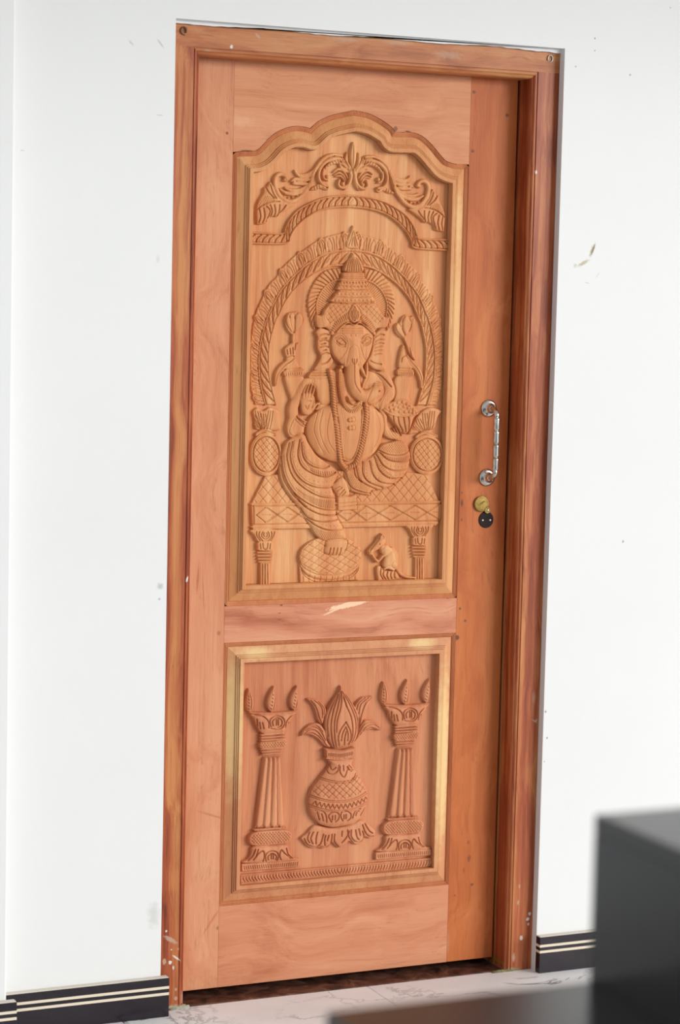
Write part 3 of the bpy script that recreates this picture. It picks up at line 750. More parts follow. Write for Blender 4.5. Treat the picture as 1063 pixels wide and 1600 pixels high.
    el2 = [(516.5+48*math.cos(t), 877-2.5*math.cos(t)+29*math.sin(t)) for t in np.linspace(0, 2*math.pi, 30, endpoint=False)]
    R.fill(PX(*np.ravel(el2)), 2.6, 5, 4.2, moat=1.2)
    R.fill(PX(*np.ravel(el)), 3.5, 12, 5.4, moat=1.6)
    R.hatch(PX(*np.ravel(el)), [(62, 15, 0.2), (-52, 13, 0.1)], 1.1, 1.7, inset=3)
    for dz in (7, 11): R.cut(PX(*np.ravel([(516.5+46*math.cos(t), 873+dz-2.5*math.cos(t)+28*math.sin(t)) for t in np.linspace(0.15, math.pi-0.15, 16)])), 0.9, 1.6)
    for t in np.linspace(0.3, math.pi-0.3, 26): R.dot(PX(516.5+46.5*math.cos(t), 882-2.5*math.cos(t)+28*math.sin(t))[0], 1.0, 1.0)
    for x in range(474, 560, 9): R.cut(PX(x, 900, x, 909), 0.9, 1.0, sm=False)
    # ---- mouse on a scroll
    R.own('carved_mouse')
    R.fill(L_(290,760, 300,880, 330,885, 500,870, 480,800, 430,790, 370,785, 330,745), 3.6, 8, 4.5)
    R.cuts([L_(335,760, 325,820, 350,870), L_(360,790, 350,830, 375,870), L_(395,800, 385,835, 400,868), L_(425,805, 420,835, 430,866), L_(460,805, 455,840, 465,862)], 1.2, 2.2)
    R.line(L_(480,770, 520,820, 580,850, 655,858), [5, 5, 4, 2], 4, 4.0, moat=1)
    R.fill(L_(355,760, 350,700, 370,640, 410,580, 450,570, 490,620, 505,690, 495,760, 440,790), 6.5, 16, 5.0, moat=1.2)
    R.hatch(L_(420,590, 460,575, 500,650, 500,730, 460,690), [(20, 3.6, 0), (100, 3.6, 0)], 0.8, 0.8)
    R.knob(L_(455,735)[0], 7.5, 4.5, 7.5, moat=1.4)
    R.line(L_(385,620, 340,660, 300,700, 260,660, 235,615), [5, 4.2, 4, 3.6, 4], 4.5, 6.5, moat=1.4)
    R.fill(L_(320,560, 390,545, 440,600, 400,650, 340,640), 5, 10, 6.0)
    R.fill(L_(215,640, 205,600, 240,560, 290,500, 330,450, 360,450, 372,490, 370,540, 340,580, 300,600, 260,620, 235,650), 6.5, 14, 6.0, moat=1.0)
    R.cuts([L_(225,600, 270,540, 320,480), L_(300,600, 330,560, 362,540)], 1.3, 1.8)
    R.line(L_(318,480, 338,452, 358,470, 350,490), 2.6, 2.6, 10.0)
    R.dot(L_(310,540)[0], 1.6, 2.0); R.knob(L_(240,605)[0], 4.5, 3.5, 8.0, moat=1)
    R.cut(L_(280,610, 300,620, 285,655), 2.2, 3.5)
    R.line(L_(360,775, 400,760, 450,785), [3, 4, 3], 3.5, 7.0, moat=1)

def carve_figure(R):
    # ---- rear arms with lotus buds and scarves
    R.own('seated_figure')
    R.fill(G_(535,1040, 550,1180, 590,1300, 640,1395, 760,1290, 800,1130, 775,1035), 4.5, 10, 3.6)
    R.fill(H_(225,1110, 290,1030, 465,1040, 462,1180, 440,1330, 460,1420, 240,1420, 235,1250), 4.5, 10, 3.8)
    R.fill(G_(530,880, 545,790, 515,690, 540,640, 610,590, 650,570, 690,590, 740,580, 720,640, 690,720, 700,820, 735,930, 560,980), 4.2, 9, 3.8, moat=0.8)
    R.cuts([G_(560,680, 570,740), G_(600,660, 610,740), G_(640,650, 645,740), G_(540,790, 620,760, 660,770), G_(680,600, 670,680)], 1.1, 2.0)
    R.fill(H_(295,935, 300,760, 325,660, 350,605, 385,625, 410,720, 440,800, 475,870, 490,945), 4.2, 9, 3.8, moat=0.8)
    R.cuts([H_(330,850, 345,780, 390,760), H_(370,640, 395,740, 420,800)], 1.1, 1.8)
    for q in (G_(512,965, 640,950, 790,930, 785,1020, 650,1040, 525,1045), H_(280,940, 400,945, 500,950, 500,1040, 390,1050, 275,1030)):
        R.fill(q, 3.2, 5, 5.2, moat=1); 
    R.cuts([G_(525,990, 650,975, 785,955), H_(282,965, 400,975, 498,978)], 1.0, 1.6)
    for k in range(8): R.cut(G_(545+k*30, 1005-k*3, 547+k*30, 1035-k*3), 0.8, 1.2, sm=False)
    for k in range(7): R.cut(H_(300+k*28, 990, 302+k*28, 1032), 0.8, 1.2, sm=False)
    for T, cx in ((G_, 0), (H_, 1)):
        R.own('carved_lotus_bud#'+'lr'[cx])
        if cx == 0:
            R.fill(T(625,470, 560,390, 532,300, 545,210, 590,165, 650,150, 720,150, 785,180, 815,250, 790,330, 730,400, 690,470), 4, 10, 3.8, moat=0.8)
            R.line(T(655,460, 650,540, 660,600), [4, 4.5, 4], 3.4, 3.6)
            R.fill(T(640,440, 570,350, 545,260, 575,190, 610,260, 640,340, 665,420), 2.4, 4, 6.0, moat=1.6)
            R.fill(T(665,440, 655,340, 670,230, 720,160, 775,220, 775,310, 730,390), 2.8, 6, 6.2, moat=1.8)
            R.fill(T(660,440, 620,330, 600,230, 625,165, 665,200, 665,300), 2.4, 5, 5.4, moat=1.4)
        else:
            R.fill(T(330,515, 260,450, 235,370, 250,320, 310,290, 340,225, 400,190, 450,220, 500,205, 530,270, 510,350, 460,430, 420,490, 370,520), 4, 10, 3.8, moat=0.8)
            R.line(T(370,510, 400,580, 440,660, 480,740, 520,815), [2.2, 2.6, 5.5, 5.5, 2], 3.4, 3.6, moat=0.8)
            R.fill(T(345,505, 280,440, 248,360, 275,305, 320,360, 355,430, 380,490), 2.4, 4, 6.0, moat=1.6)
            R.fill(T(390,480, 350,400, 345,290, 385,210, 440,250, 460,340, 430,430), 2.8, 6, 6.4, moat=1.8)
            R.fill(T(440,440, 470,360, 480,280, 510,220, 525,290, 500,370), 2.2, 4, 5.4, moat=1.4)
            R.cut(T(420,560, 450,660, 465,760), 1.0, 1.6)
    for nm, q in (('#l', G_(665,790, 600,845, 520,900, 450,985, 420,1070, 408,1165)), ('#r', H_(415,760, 470,850, 540,930, 590,1020, 612,1110, 610,1195))):
        R.own('carved_scarf'+nm)
        R.line(q, [2.5, 6.5, 8, 7.5, 6.5, 3], 3.6, 4.4, moat=1); R.cut(q, 0.9, 1.4)
        R.cut(q+np.array((0.004, 0.002)), 0.8, 1.0)
    # ---- torso and shoulders
    R.own('seated_figure')
    R.fill(np.vstack([F_(90,560, 270,540, 540,600, 760,560, 900,640, 1000,720, 1000,860, 880,960, 850,1060), J_(400,180, 300,100), I_(690,130, 700,60)]), 4, 14, 4.6, moat=1)
    R.fill(F_(100,570, 270,550, 310,700, 300,900, 250,935, 180,930, 140,870, 120,760, 60,700), 4, 12, 7.0, moat=1.2)       # viewer's left upper arm
    R.fill(F_(95,560, 265,552, 275,635, 60,650, 40,620), 2.4, 4, 8.5, moat=1)
    R.cuts([F_(75,590, 268,585), F_(60,615, 270,612)], 1.0, 1.6)
    R.hatch(F_(95,560, 265,552, 275,635, 60,650), [(0, 3.4, 0)], 0.8, 0.9)
    # viewer's left arm down to the elbow, then up to the blessing hand
    R.line(np.vstack([F_(60,680), G_(800,1150, 720,1330, 650,1470), I_(470,210, 445,290, 460,345)]), [9, 11, 12, 13, 13, 11], 5.5, 5.0, moat=1)
    R.fill(I_(430,330, 450,250, 500,185, 590,230, 575,300, 560,350, 470,365), 4, 10, 6.6, moat=1.2)
    for k in range(4): R.cut(I_(500-k*2+k*18, 190+k*10, 520+k*16, 235+k*10, 545+k*14, 270-k*2), 1.0, 1.8)
    R.line(I_(505,180, 545,215, 590,235), 2.6, 2.6, 9.0, moat=1); R.line(I_(490,210, 530,250, 570,275), 2.6, 2.6, 9.0, moat=1)
    # the open hand: palm, four fingers, thumb
    R.fill(G_(755,1300, 735,1430, 755,1540, 810,1585, 880,1575, 930,1500, 950,1400, 930,1310, 860,1260), 3.4, 9, 8.6, moat=1.6)
    for q in ((775,1340, 790,1240, 830,1165), (815,1320, 835,1230, 862,1160), (855,1310, 880,1230, 900,1165), (895,1320, 920,1250, 935,1190)):
        R.line(G_(*q), [3.4, 3.3, 2.4], 3.2, 9.0, moat=1.2)
    R.line(G_(910,1500, 960,1430, 1005,1420), [4.4, 3.8, 2.6], 3.2, 8.6, moat=1.2)
    R.cuts([G_(810,1385, 880,1385), G_(800,1450, 830,1500, 850,1440), G_(895,1480, 920,1400, 930,1360)], 0.9, 1.2)
    # viewer's right shoulder and arm
    R.fill(np.vstack([F_(720,540, 800,570, 900,560, 990,690, 1000,860, 900,950, 840,990, 830,880, 890,760, 830,640)]), 4, 11, 6.4, moat=1)
    R.line(np.vstack([F_(950,820, 900,930), J_(410,200, 420,290, 470,350, 540,370)]), [10, 11, 11.5, 11, 9], 5.0, 5.0, moat=1)
    R.cuts([F_(740,560, 850,620, 960,740), F_(700,500, 800,555, 910,558)], 1.4, 2.6)
    for k in range(5): R.line(J_(465+k*22, 320-k*10, 490+k*22, 365-k*6, 530+k*14, 395-k*8), 2.1, 2.2, 7.4, moat=1)
    # belly
    R.fill(np.vstack([I_(800,78, 690,130, 612,205, 585,300, 610,430, 680,530, 780,592, 870,618), J_(60,650, 150,640, 240,600, 330,530, 392,420, 415,290, 400,180, 330,100, 220,60, 100,40)]), 9, 42, 6.5, moat=1.6)
    R.cuts([I_(690,150, 650,300, 690,430, 740,520), I_(740,120, 700,280, 730,420, 790,530), I_(800,150, 770,300, 790,430, 850,520), J_(330,130, 370,260, 350,400, 280,520)], 0.9, 0.7)
    # ---- garment over both legs
    R.own('carved_garment')
    gl = np.vstack([I_(560,345, 430,395, 375,470, 345,590, 330,720, 380,860, 470,985, 540,1080), K_(620,370, 700,478, 800,512, 955,492, 945,420, 915,350, 880,290, 865,200, 865,100), I_(860,930, 835,850, 880,760, 880,690, 800,625, 690,545, 610,430)])
    R.fill(gl, 8, 24, 6.4, moat=1.8)
    gr = J_(395,450, 470,425, 560,408, 625,430, 662,520, 660,620, 620,720, 540,800, 430,860, 300,885, 280,925, 100,885, 62,800, 48,700, 120,650, 220,600, 320,540)
    R.fill(gr, 8, 22, 6.2, moat=1.8)
    folds = [I_(425,430, 400,560, 440,720, 540,840, 700,930, 862,950), I_(455,420, 430,560, 470,700, 560,800, 690,850, 850,845), I_(520,400, 500,540, 540,650, 640,720, 760,750, 860,710), I_(535,430, 550,560, 620,640, 720,670, 800,650),
             I_(355,560, 370,720, 450,880, 580,990, 720,1050, 860,1060), I_(345,640, 375,780, 470,930, 580,1030), K_(470,60, 560,180, 680,250, 780,270, 880,265), K_(530,200, 600,290, 720,330, 880,310), K_(590,300, 680,370, 800,410, 935,400)]
    R.cuts(folds, 1.5, 2.6)
    for q in folds[:5]: R.cut(q+np.array((0.0035, 0.0035)), 0.8, 1.0)
    def dots(T, lst, n):
        p = resample(spl(T(*lst)), n)
        for c in p: R.dot(c, 1.0, 1.2)
    dots(I_, (445,470, 470,600, 520,700, 600,770, 720,800, 850,770), 15); dots(I_, (440,600, 500,740, 600,850, 720,895, 840,890), 14)
    dots(I_, (395,500, 400,620, 430,720), 6); dots(K_, (560,160, 660,235, 760,262, 870,262), 11); dots(K_, (600,270, 700,345, 800,368, 910,362), 10)
    R.hatch(I_(530,420, 560,360, 620,470, 700,570, 800,640, 720,660, 620,630, 560,560), [(30, 3.4, 0), (120, 3.4, 0)], 0.8, 0.9)
    R.hatch(K_(650,380, 760,420, 940,410, 955,490, 800,505, 705,475), [(35, 4.0, 0), (125, 4.0, 0)], 0.8, 1.1)
    def fringe(T, a, b, n, w=0.8):
        p = resample(spl(T(*a)), n); q = resample(spl(T(*b)), n)
        for u, v in zip(p, q): R.cut(np.array([u, v]), w, 1.1, sm=False)
    fringe(I_, (545,570, 620,660, 730,700, 850,690), (560,610, 650,720, 750,745, 860,710), 18)
    fringe(I_, (480,850, 560,910, 700,960, 850,970), (500,900, 600,970, 720,1030, 860,1040), 24)
    fr = [J_(365,500, 450,540, 560,545, 655,505), J_(370,520, 450,590, 560,610, 660,590), J_(340,540, 400,640, 500,690, 640,680), J_(320,560, 360,680, 460,760, 590,760), J_(275,600, 300,720, 380,800, 520,820), J_(215,610, 210,720, 270,800, 400,850), J_(150,650, 170,760, 240,820, 350,870), J_(55,710, 100,840, 200,890, 290,905), J_(130,660, 140,740, 200,800)]
    R.cuts(fr, 1.4, 2.4)
    for q in fr[:7]: R.cut(q+np.array((0.003, -0.003)), 0.7, 0.9)
    R.hatch(J_(375,480, 470,435, 570,415, 640,470, 655,500, 540,535, 440,525), [(40, 4.2, 0), (140, 4.2, 0)], 0.8, 1.2)
    R.hatch(J_(60,720, 120,690, 160,770, 250,830, 340,880, 290,900, 170,870, 100,840), [(30, 3.6, 0), (120, 3.6, 0)], 0.8, 1.1)
    fringe(J_, (400,545, 500,570, 580,565, 650,540), (410,570, 500,605, 580,605, 655,575), 16)
    fringe(J_, (330,600, 380,720, 480,790), (350,580, 420,690, 520,770), 14)
    dots(J_, (390,570, 450,640, 560,655, 640,640), 9); dots(J_, (300,640, 330,740, 410,800), 7); dots(J_, (235,650, 240,740, 300,810), 7); dots(J_, (170,670, 185,760), 5); dots(J_, (345,600, 400,690, 500,735, 600,720), 8)
    # ---- feet
    R.own('seated_figure')
    R.fill(K_(785,505, 765,560, 755,615, 800,640, 860,645, 925,630, 965,570, 960,500), 4.5, 9, 6.8, moat=1.8)
    for u in (800, 832, 866, 900): R.cut(K_(u+12,575, u,640), 1.1, 1.8)
    R.fill(I_(828,840, 870,790, 930,748, 975,810, 1000,900, 975,935, 890,945, 860,900), 5, 10, 5.4, moat=1.6)
    R.cuts([I_(850,860, 900,840), I_(870,890, 920,850), I_(895,920, 940,870), I_(920,930, 955,890)], 1.0, 1.6)
    R.own('carved_bench'); R.fill(I_(875,940, 1000,930, 1063,900, 1063,1060, 880,1070), 1.4, 4, 9.0, sm=False, moat=1)
    R.cuts([I_(880,1000, 1060,985), I_(880,1035, 1060,1015)], 1.0, 1.4)
    # ---- garlands
    R.own('carved_garland')
    rope = np.vstack([F_(270,560, 300,700, 312,850, 322,1000, 335,1130), I_(850,180, 868,330, 880,470, 905,600, 950,665), J_(60,665, 130,635, 165,560, 195,440, 225,300, 240,170, 238,70)])
    R.line(rope, 5.8, 4.6, 12.6, moat=1.8)
    rs = resample(spl(rope), 70); tg = np.gradient(rs, axis=0); tg /= np.hypot(*tg.T)[:, None]; nn = np.c_[-tg[:, 1], tg[:, 0]]
    for k in range(1, 69): R.cut(np.array([rs[k]+nn[k]*0.0056+tg[k]*0.0025, rs[k]-nn[k]*0.0056-tg[k]*0.0025]), 0.9, 1.9, sm=False)
    R.line(np.vstack([F_(355,560, 375,720, 390,850, 400,960), I_(920,170, 935,300), I_(920,470, 930,560, 960,605)]), 1.6, 1.8, 10.2, moat=0.8)
    R.line(J_(20,580, 80,600, 130,560, 165,450, 190,320, 205,120), 2.2, 2.0, 14.6, moat=1.2)
    nk = F_(385,560, 390,720, 410,860, 450,960, 510,1000, 575,960, 610,920)
    R.line(nk, 6.0, 4.0, 12.0, moat=1.6)
    rs = resample(spl(nk), 34); tg = np.gradient(rs, axis=0); tg /= np.hypot(*tg.T)[:, None]; nn = np.c_[-tg[:, 1], tg[:, 0]]
    for k in range(1, 33): R.cut(np.array([rs[k]+nn[k]*0.0015, rs[k]+nn[k]*-0.0055]), 0.9, 1.5, sm=False)
    R.line(F_(470,850, 500,910, 545,935, 590,910), 2.2, 2.0, 14.0, moat=1)
    for u, v, r in ((80,215,5.5), (108,212,5.5), (82,290,5.5), (110,288,5.5)): R.knob(J_(u, v)[0], r, 3.4, 15.0, moat=1.4)
    # ---- bowl of sweets on the hand
    R.own('carved_sweets_bowl')
    R.fill(J_(410,120, 440,160, 500,245, 560,315, 620,350, 665,300, 700,200, 735,145), 5, 12, 6.4, moat=1.4)
    R.cuts([J_(500,170, 510,240, 550,300), J_(545,185, 555,250, 590,320), J_(595,185, 605,250, 620,330), J_(640,180, 650,240, 645,310), J_(430,150, 470,200, 510,260)], 1.3, 2.2)
    R.fill(J_(415,112, 470,55, 560,28, 640,40, 700,90, 740,140, 690,165, 570,178, 470,155), 3, 8, 8.0, moat=1)
    for u, v in ((470,100), (505,75), (545,55), (590,50), (630,65), (660,95), (690,120), (640,105), (600,90), (555,95), (515,115), (560,140), (610,140), (655,140), (480,130), (690,150)):
        R.knob(J_(u, v)[0], 4.4, 2.6, 10.0, moat=1.0)
    R.line(J_(412,122, 470,160, 570,182, 680,172, 742,142), 2.4, 2.6, 9.5, moat=1)
    # ---- head
    R.own('seated_figure')
    earl = F_(305,140, 230,95, 170,85, 122,135, 145,190, 138,250, 145,330, 178,405, 135,490, 100,552, 180,556, 262,545, 325,460, 300,380, 285,250)
    R.fill(earl, 3.4, 9, 6.6, moat=1.4)
    earr = F_(765,190, 800,130, 850,98, 910,140, 900,230, 885,330, 870,420, 905,550, 820,560, 740,525, 690,460, 730,380, 755,280)
    R.fill(earr, 3.4, 9, 6.6, moat=1.4)
    R.cuts([F_(165,170, 220,155, 270,165), F_(165,235, 215,222, 265,235), F_(165,305, 215,292, 268,300), F_(185,380, 235,362, 275,372), F_(185,490, 245,470, 290,420), F_(190,210, 240,200), F_(180,270, 230,258), F_(200,340, 240,330)], 1.5, 2.0)
    R.cuts([F_(780,190, 830,160, 880,165), F_(780,240, 830,215, 890,225), F_(775,310, 830,295, 885,300), F_(770,385, 820,375, 870,385), F_(730,450, 780,480, 850,490), F_(770,270, 830,255, 880,262), F_(770,345, 830,335, 875,340)], 1.5, 2.0)
    face = F_(310,150, 360,90, 440,50, 540,40, 630,50, 700,100, 762,175, 752,260, 730,350, 690,450, 620,520, 450,520, 360,450, 310,400, 278,320, 275,230)
    R.fill(face, 6, 22, 8.4, moat=1.6)
    R.fill(F_(315,165, 380,150, 440,190, 465,270, 440,350, 380,430, 340,420, 295,340, 285,240), 3.2, 12, 11.0, moat=1.2)       # cheeks
    R.fill(F_(750,190, 690,160, 640,190, 612,270, 630,360, 665,440, 700,420, 735,330, 752,250), 3.2, 12, 11.0, moat=1.2)
    for cx, cy, s in ((392,248,1), (672,235,-1)):
        R.fill(F_(cx-46*s,cy-20, cx,cy-26, cx+46*s,cy+26, cx-4*s,cy+20), 2.0, 4, 13.2, moat=2.2, mw=3.0)
        R.knob(F_(cx, cy)[0], 3.6, 1.2, 14.2, moat=1.6)
        R.cut(F_(cx-62*s,cy-26, cx-6*s,cy-50, cx+58*s,cy+8), 1.2, 1.7); R.cut(F_(cx-70*s,cy-44, cx,cy-76, cx+66*s,cy-10), 1.0, 1.2)
        R.cut(F_(cx-56*s,cy+4, cx-10*s,cy+42, cx+50*s,cy+48), 1.1, 1.4)
    for dz in (92, 118, 142): R.line(F_(412,dz, 640,dz), 1.6, 1.0, 15.4)
    R.cut(F_(500,165, 505,190, 525,197, 548,190, 552,165), 1.0, 1.2)
    # trunk
    R.fill(F_(455,180, 535,165, 612,180, 615,300, 625,420, 640,520, 430,520, 455,400, 470,290), 4.5, 16, 11.2)
    R.line(F_(535,330, 530,420, 528,520, 532,640, 555,760, 620,835, 700,842, 770,805, 815,775), [10, 14, 17.5, 18, 17, 15, 15, 16, 14], [5.5, 7.5, 8.5, 8.5, 8.5, 8.5, 8.5, 8, 7], 9.0, moat=1.6)
    R.fill(F_(700,930, 690,870, 760,720, 810,690, 865,715, 885,780, 860,850, 800,910, 750,935), 4.5, 10, 8.0, moat=1.6)
    R.knob(F_(820,785)[0], 4.6, 2.0, 12.0, moat=1.5); R.dot(F_(815,785)[0], 2.0, 2.0)
    R.cuts([F_(535,480, 535,600, 545,710, 600,800), F_(510,430, 512,465, 535,485, 560,465, 565,430), F_(535,430, 535,480), F_(700,740, 760,705, 820,700), F_(620,690, 660,770, 720,760)], 1.0, 1.3)
    # tusks
    R.knob(F_(408,520)[0], 5.2, 4.2, 9.5, moat=2)
    R.line(F_(608,505, 640,570, 672,640), [6, 5, 2.2], 4.0, 10.5, moat=1.6)
    R.line(F_(690,480, 690,600, 655,700, 640,760), [3, 4, 4, 3], 2.4, 9.0, moat=1.2)
    # ---- crown
    R.own('carved_crown')
    R.fill(E_(120,800, 190,795, 215,740, 260,690, 300,655, 540,640, 760,660, 820,710, 870,780, 900,815, 950,810, 930,900, 900,940, 800,950, 770,1000, 720,960, 640,885, 545,880, 450,885, 380,940, 300,1000, 240,940, 140,930), 4, 10, 7.6, moat=1.2)
    R.hatch(E_(250,720, 320,660, 520,660, 480,740, 400,810, 300,900, 230,840), [(38, 9.5, 0.2), (128, 8.5, 0)], 1.0, 1.6, dots=True)
    R.hatch(E_(590,680, 750,665, 850,770, 870,850, 800,900, 700,800), [(48, 8.5, 0.2), (138, 9.5, 0)], 1.0, 1.5, dots=True)
    R.hatch(E_(120,800, 190,795, 210,930, 140,925), [(90, 3.6, 0)], 0.9, 1.4)
    for s, q in ((0, E_(300,1000, 350,900, 430,830, 480,800)), (1, E_(770,1000, 720,920, 660,850, 610,800))):
        R.line(q, [4.5, 6.5, 6.5, 5], 3.4, 9.0, moat=1.2)
        rs = resample(spl(q), 13)
        for k in range(1, 12):
            t = rs[min(k+1, 12)]-rs[k-1]; t /= np.hypot(*t); nn = np.array((-t[1], t[0])); R.cut(np.array([rs[k]+nn*0.006+t*0.002, rs[k]-nn*0.006]), 0.9, 1.5, sm=False)
    for q in ((300,655, 315,590, 345,545, 390,520, 540,510, 690,520, 735,560, 752,655), (370,525, 372,460, 395,420, 540,410, 690,415, 700,470, 690,525), (400,425, 412,370, 420,325, 545,320, 660,325, 668,370, 690,425)):
        R.fill(E_(*q), 4.5, 9, 8.5, moat=1.2)
    for z, x0, x1, n in ((628, 340, 740, 10), (560, 370, 710, 9), (480, 395, 680, 8), (438, 405, 680, 9)):
        for k in range(n): R.knob(E_(x0+(x1-x0)*k/(n-1), z+(4 if k % 2 else 0))[0], 3.6, 2.2, 11.4, moat=1)
        R.cut(E_(x0-25, z+34, (x0+x1)/2, z+42, x1+20, z+34), 0.9, 1.6)
    for z in (345, 368, 390): R.cut(E_(408,z, 540,z+6, 665,z), 1.0, 1.7)
    R.fill(E_(537,105, 490,175, 445,240, 432,310, 545,322, 652,310, 645,250, 600,180), 5.5, 12, 8.6, moat=1.4)
    for k, u in enumerate((462, 487, 512, 538, 565, 592, 620)): R.cut(E_(u,305, 538+(u-540)*0.8,230, 538+(u-540)*0.35,160), 1.0, 1.7)
    R.fill(E_(540,668, 500,725, 478,780, 492,850, 545,888, 605,845, 615,775, 590,720), 4, 9, 10.5, moat=1.6)
    R.cuts([E_(545,700, 520,780, 545,860), E_(545,700, 570,780, 545,860), E_(510,750, 505,800, 525,850), E_(580,750, 588,800, 570,845), E_(545,740, 545,830)], 1.0, 1.5)
    R.line(E_(350,985, 420,910, 490,880, 545,910, 600,880, 660,910, 740,985), 2.2, 2.2, 11.5, moat=1)

# ---------------------------------------------------------------- lower panel: lamps and pot
def carve_lower(R):
    R.own('carved_plinth')
    R.fill(np.vstack([O_(92,940), P_(892,838, 892,950), O_(92,1048)]), 1.4, 3, 5.2, sm=False)
    R.line(np.vstack([O_(95,948), P_(890,848)]), 2.0, 1.6, 6.0, sm=False)
    R.cut(np.vstack([O_(95,962), P_(890,862)]), 0.9, 1.6, sm=False); R.cut(np.vstack([O_(95,1020), P_(890,925)]), 0.9, 1.8, sm=False)
    a, b = O_(110,968)[0], P_(882,870)[0]; c, d = O_(110,1008)[0], P_(882,915)[0]
    n = 66
    for k in range(n):
        t = (k+0.5)/n; p = a+(b-a)*t; q = c+(d-c)*t; s = 1 if t < 0.5 else -1
        R.cut(np.array([p+(-s*0.0015, 0), p+(q-p)*0.5+(-s*0.001, 0), q+(s*0.003, 0)]), 1.0, 1.9)
    def lamp(tagc, off):
        T1 = lambda *q: M_(*q)+off; T2 = lambda *q: O_(*q)+off
        R.own('carved_lamp'+tagc)
        blk = T2(100,838, 660,800, 660,868, 100,915)
        R.fill(blk, 1.2, 3, 6.2, sm=False, moat=0.6)
        p0, p1, q0, q1 = T2(115,862)[0], T2(640,822)[0], T2(115,895)[0], T2(640,856)[0]
        for k in range(26):
            t = (k+0.5)/26; R.cut(np.array([p0+(p1-p0)*t, q0+(q1-q0)*t+((0.002 if t < 0.5 else -0.002), 0)]), 0.9, 1.5, sm=False)
        R.fill(T2(105,832, 160,790, 190,735, 210,672, 380,660, 530,655, 555,720, 590,775, 660,800, 400,830), 6.5, 18, 5.0, moat=1)
        R.cuts([T2(330,815, 320,760, 345,725, 385,715, 425,725, 445,760, 430,805), T2(350,800, 345,765, 385,738, 425,765, 415,795), T2(375,745, 375,790), T2(395,745, 395,790), T2(300,815, 310,760, 300,715, 260,735, 210,800), T2(470,800, 455,755, 470,705, 500,735, 560,785), T2(230,700, 205,760, 160,810), T2(255,700, 235,770), T2(520,690, 540,750, 580,785)], 1.3, 2.6)
        R.fill(T2(165,615, 178,565, 240,530, 380,518, 510,512, 570,545, 572,590, 540,640, 400,662, 230,672, 180,655), 6.5, 11, 6.0, moat=1.2)
        R.hatch(T2(180,612, 190,572, 245,545, 380,532, 510,528, 560,552, 558,590, 520,632, 400,648, 235,658, 190,640), [(42, 5.2, 0), (138, 5.2, 0)], 1.0, 1.8)
        R.line(T2(220,520, 370,508, 520,500), 2.8, 3.2, 8.0, moat=0.8)
        sh = np.vstack([T2(222,505, 508,492), T1(412,795, 250,798)])
        R.fill(sh, 5, 16, 5.0, sm=False, moat=1)
        # flutes
        t0, t1 = T1(252,800)[0], T1(410,796)[0]; b0, b1 = T2(225,500)[0], T2(505,490)[0]
        for k in range(4):
            f0, f1 = k/4, (k+1)/4
            q = np.array([t0+(t1-t0)*(f0+0.03), t0+(t1-t0)*(f1-0.03), b0+(b1-b0)*(f1-0.02), b0+(b1-b0)*(f0+0.02)])
            R.fill(np.vstack([q[:2], q[1]+(q[2]-q[1])*0.97, (q[2]+q[3])/2+(0, -0.002), q[3]+(q[0]-q[3])*0.03]), 4.2, 5.5, 8.0 if k in (1, 2) else 6.0, sm=False, moat=1.2)
        # capital
        for z0, z1, x0, x1 in ((790,768, 240,410), (768,745, 232,415), (745,722, 226,420)): R.fill(T1(x0,z0-8, x1,z0-22, x1+4,z1-20, x0-4,z1-4), 2.6, 4, 8.0, moat=0.9)
        R.fill(T1(205,685, 215,655, 330,645, 450,625, 466,655, 450,700, 330,722, 225,722), 5, 8, 7.5, moat=1.2)
        R.hatch(T1(210,685, 220,660, 330,652, 450,632, 460,655, 445,695, 330,715, 230,715), [(40, 4.8, 0), (140, 4.8, 0)], 0.9, 1.7)
        for z in (640, 615, 590): R.line(T1(225,z, 330,z-6, 448,z-18), 2.9, 3.0, 8.2, moat=0.9)
        R.fill(T1(128,388, 340,385, 550,370, 530,420, 490,480, 455,545, 430,572, 330,585, 235,580, 180,510, 150,440), 6.5, 18, 6.5, moat=1)
        R.line(T1(120,380, 340,388, 552,368), 2.6, 3.0, 9.0, moat=0.8)
        R.cuts([T1(310,510, 300,450, 335,415, 375,408, 420,425, 440,470, 420,515, 370,535, 310,525), T1(330,500, 325,455, 370,425, 412,455, 405,500, 370,515), T1(360,440, 360,495), T1(378,438, 378,495), T1(290,520, 285,460, 240,415, 160,400), T1(205,470, 215,530), T1(230,470, 245,530), T1(180,440, 190,500), T1(450,520, 460,460, 500,410, 545,395), T1(480,470, 470,520)], 1.3, 2.4)
        for q in (((118,378), (112,152), 0.0105, -0.02), ((325,380), (350,128), 0.0120, 0.05), ((535,362), (568,124), 0.0110, 0.06)):
            b, t = T1(*q[0])[0], T1(*q[1])[0]
            R.fill(petal(b, t, q[2], q[3], 11, 0.36), 6, 10, 4.5, moat=0.8)
            dd = t-b; nn = np.array((-dd[1], dd[0]))
            R.cut(np.array([b+dd*0.1+nn*-0.05, b+dd*0.5+nn*-0.08, b+dd*0.85+nn*-0.01]), 1.0, 1.8)
            for k in range(5): R.cut(np.array([b+dd*(0.16+0.13*k)+nn*0.10*(1-0.12*k), b+dd*(0.12+0.13*k)+nn*0.02]), 0.9, 1.6, sm=False)
    lamp('#l', np.zeros(2))
    o1 = PX(638.2, 1102.6)[0]-M_(340, 385)[0]; o2 = P_(590, 700)[0]-O_(385, 745)[0]
    off = (o1+o2)/2
    lamp('#r', off)
    # ---- pot with coconut and mango leaves
    R.own('carved_pot_foot')
    ft = np.vstack([O_(655,598, 720,545, 790,478, 940,500), P_(60,540, 200,488, 270,520, 338,580, 340,625, 320,655, 285,662, 245,648, 225,690, 190,718, 140,715, 95,690, 60,725, 5,750), O_(1010,690, 975,660, 950,640, 930,680, 880,700, 830,690, 770,695, 710,665, 680,625)])
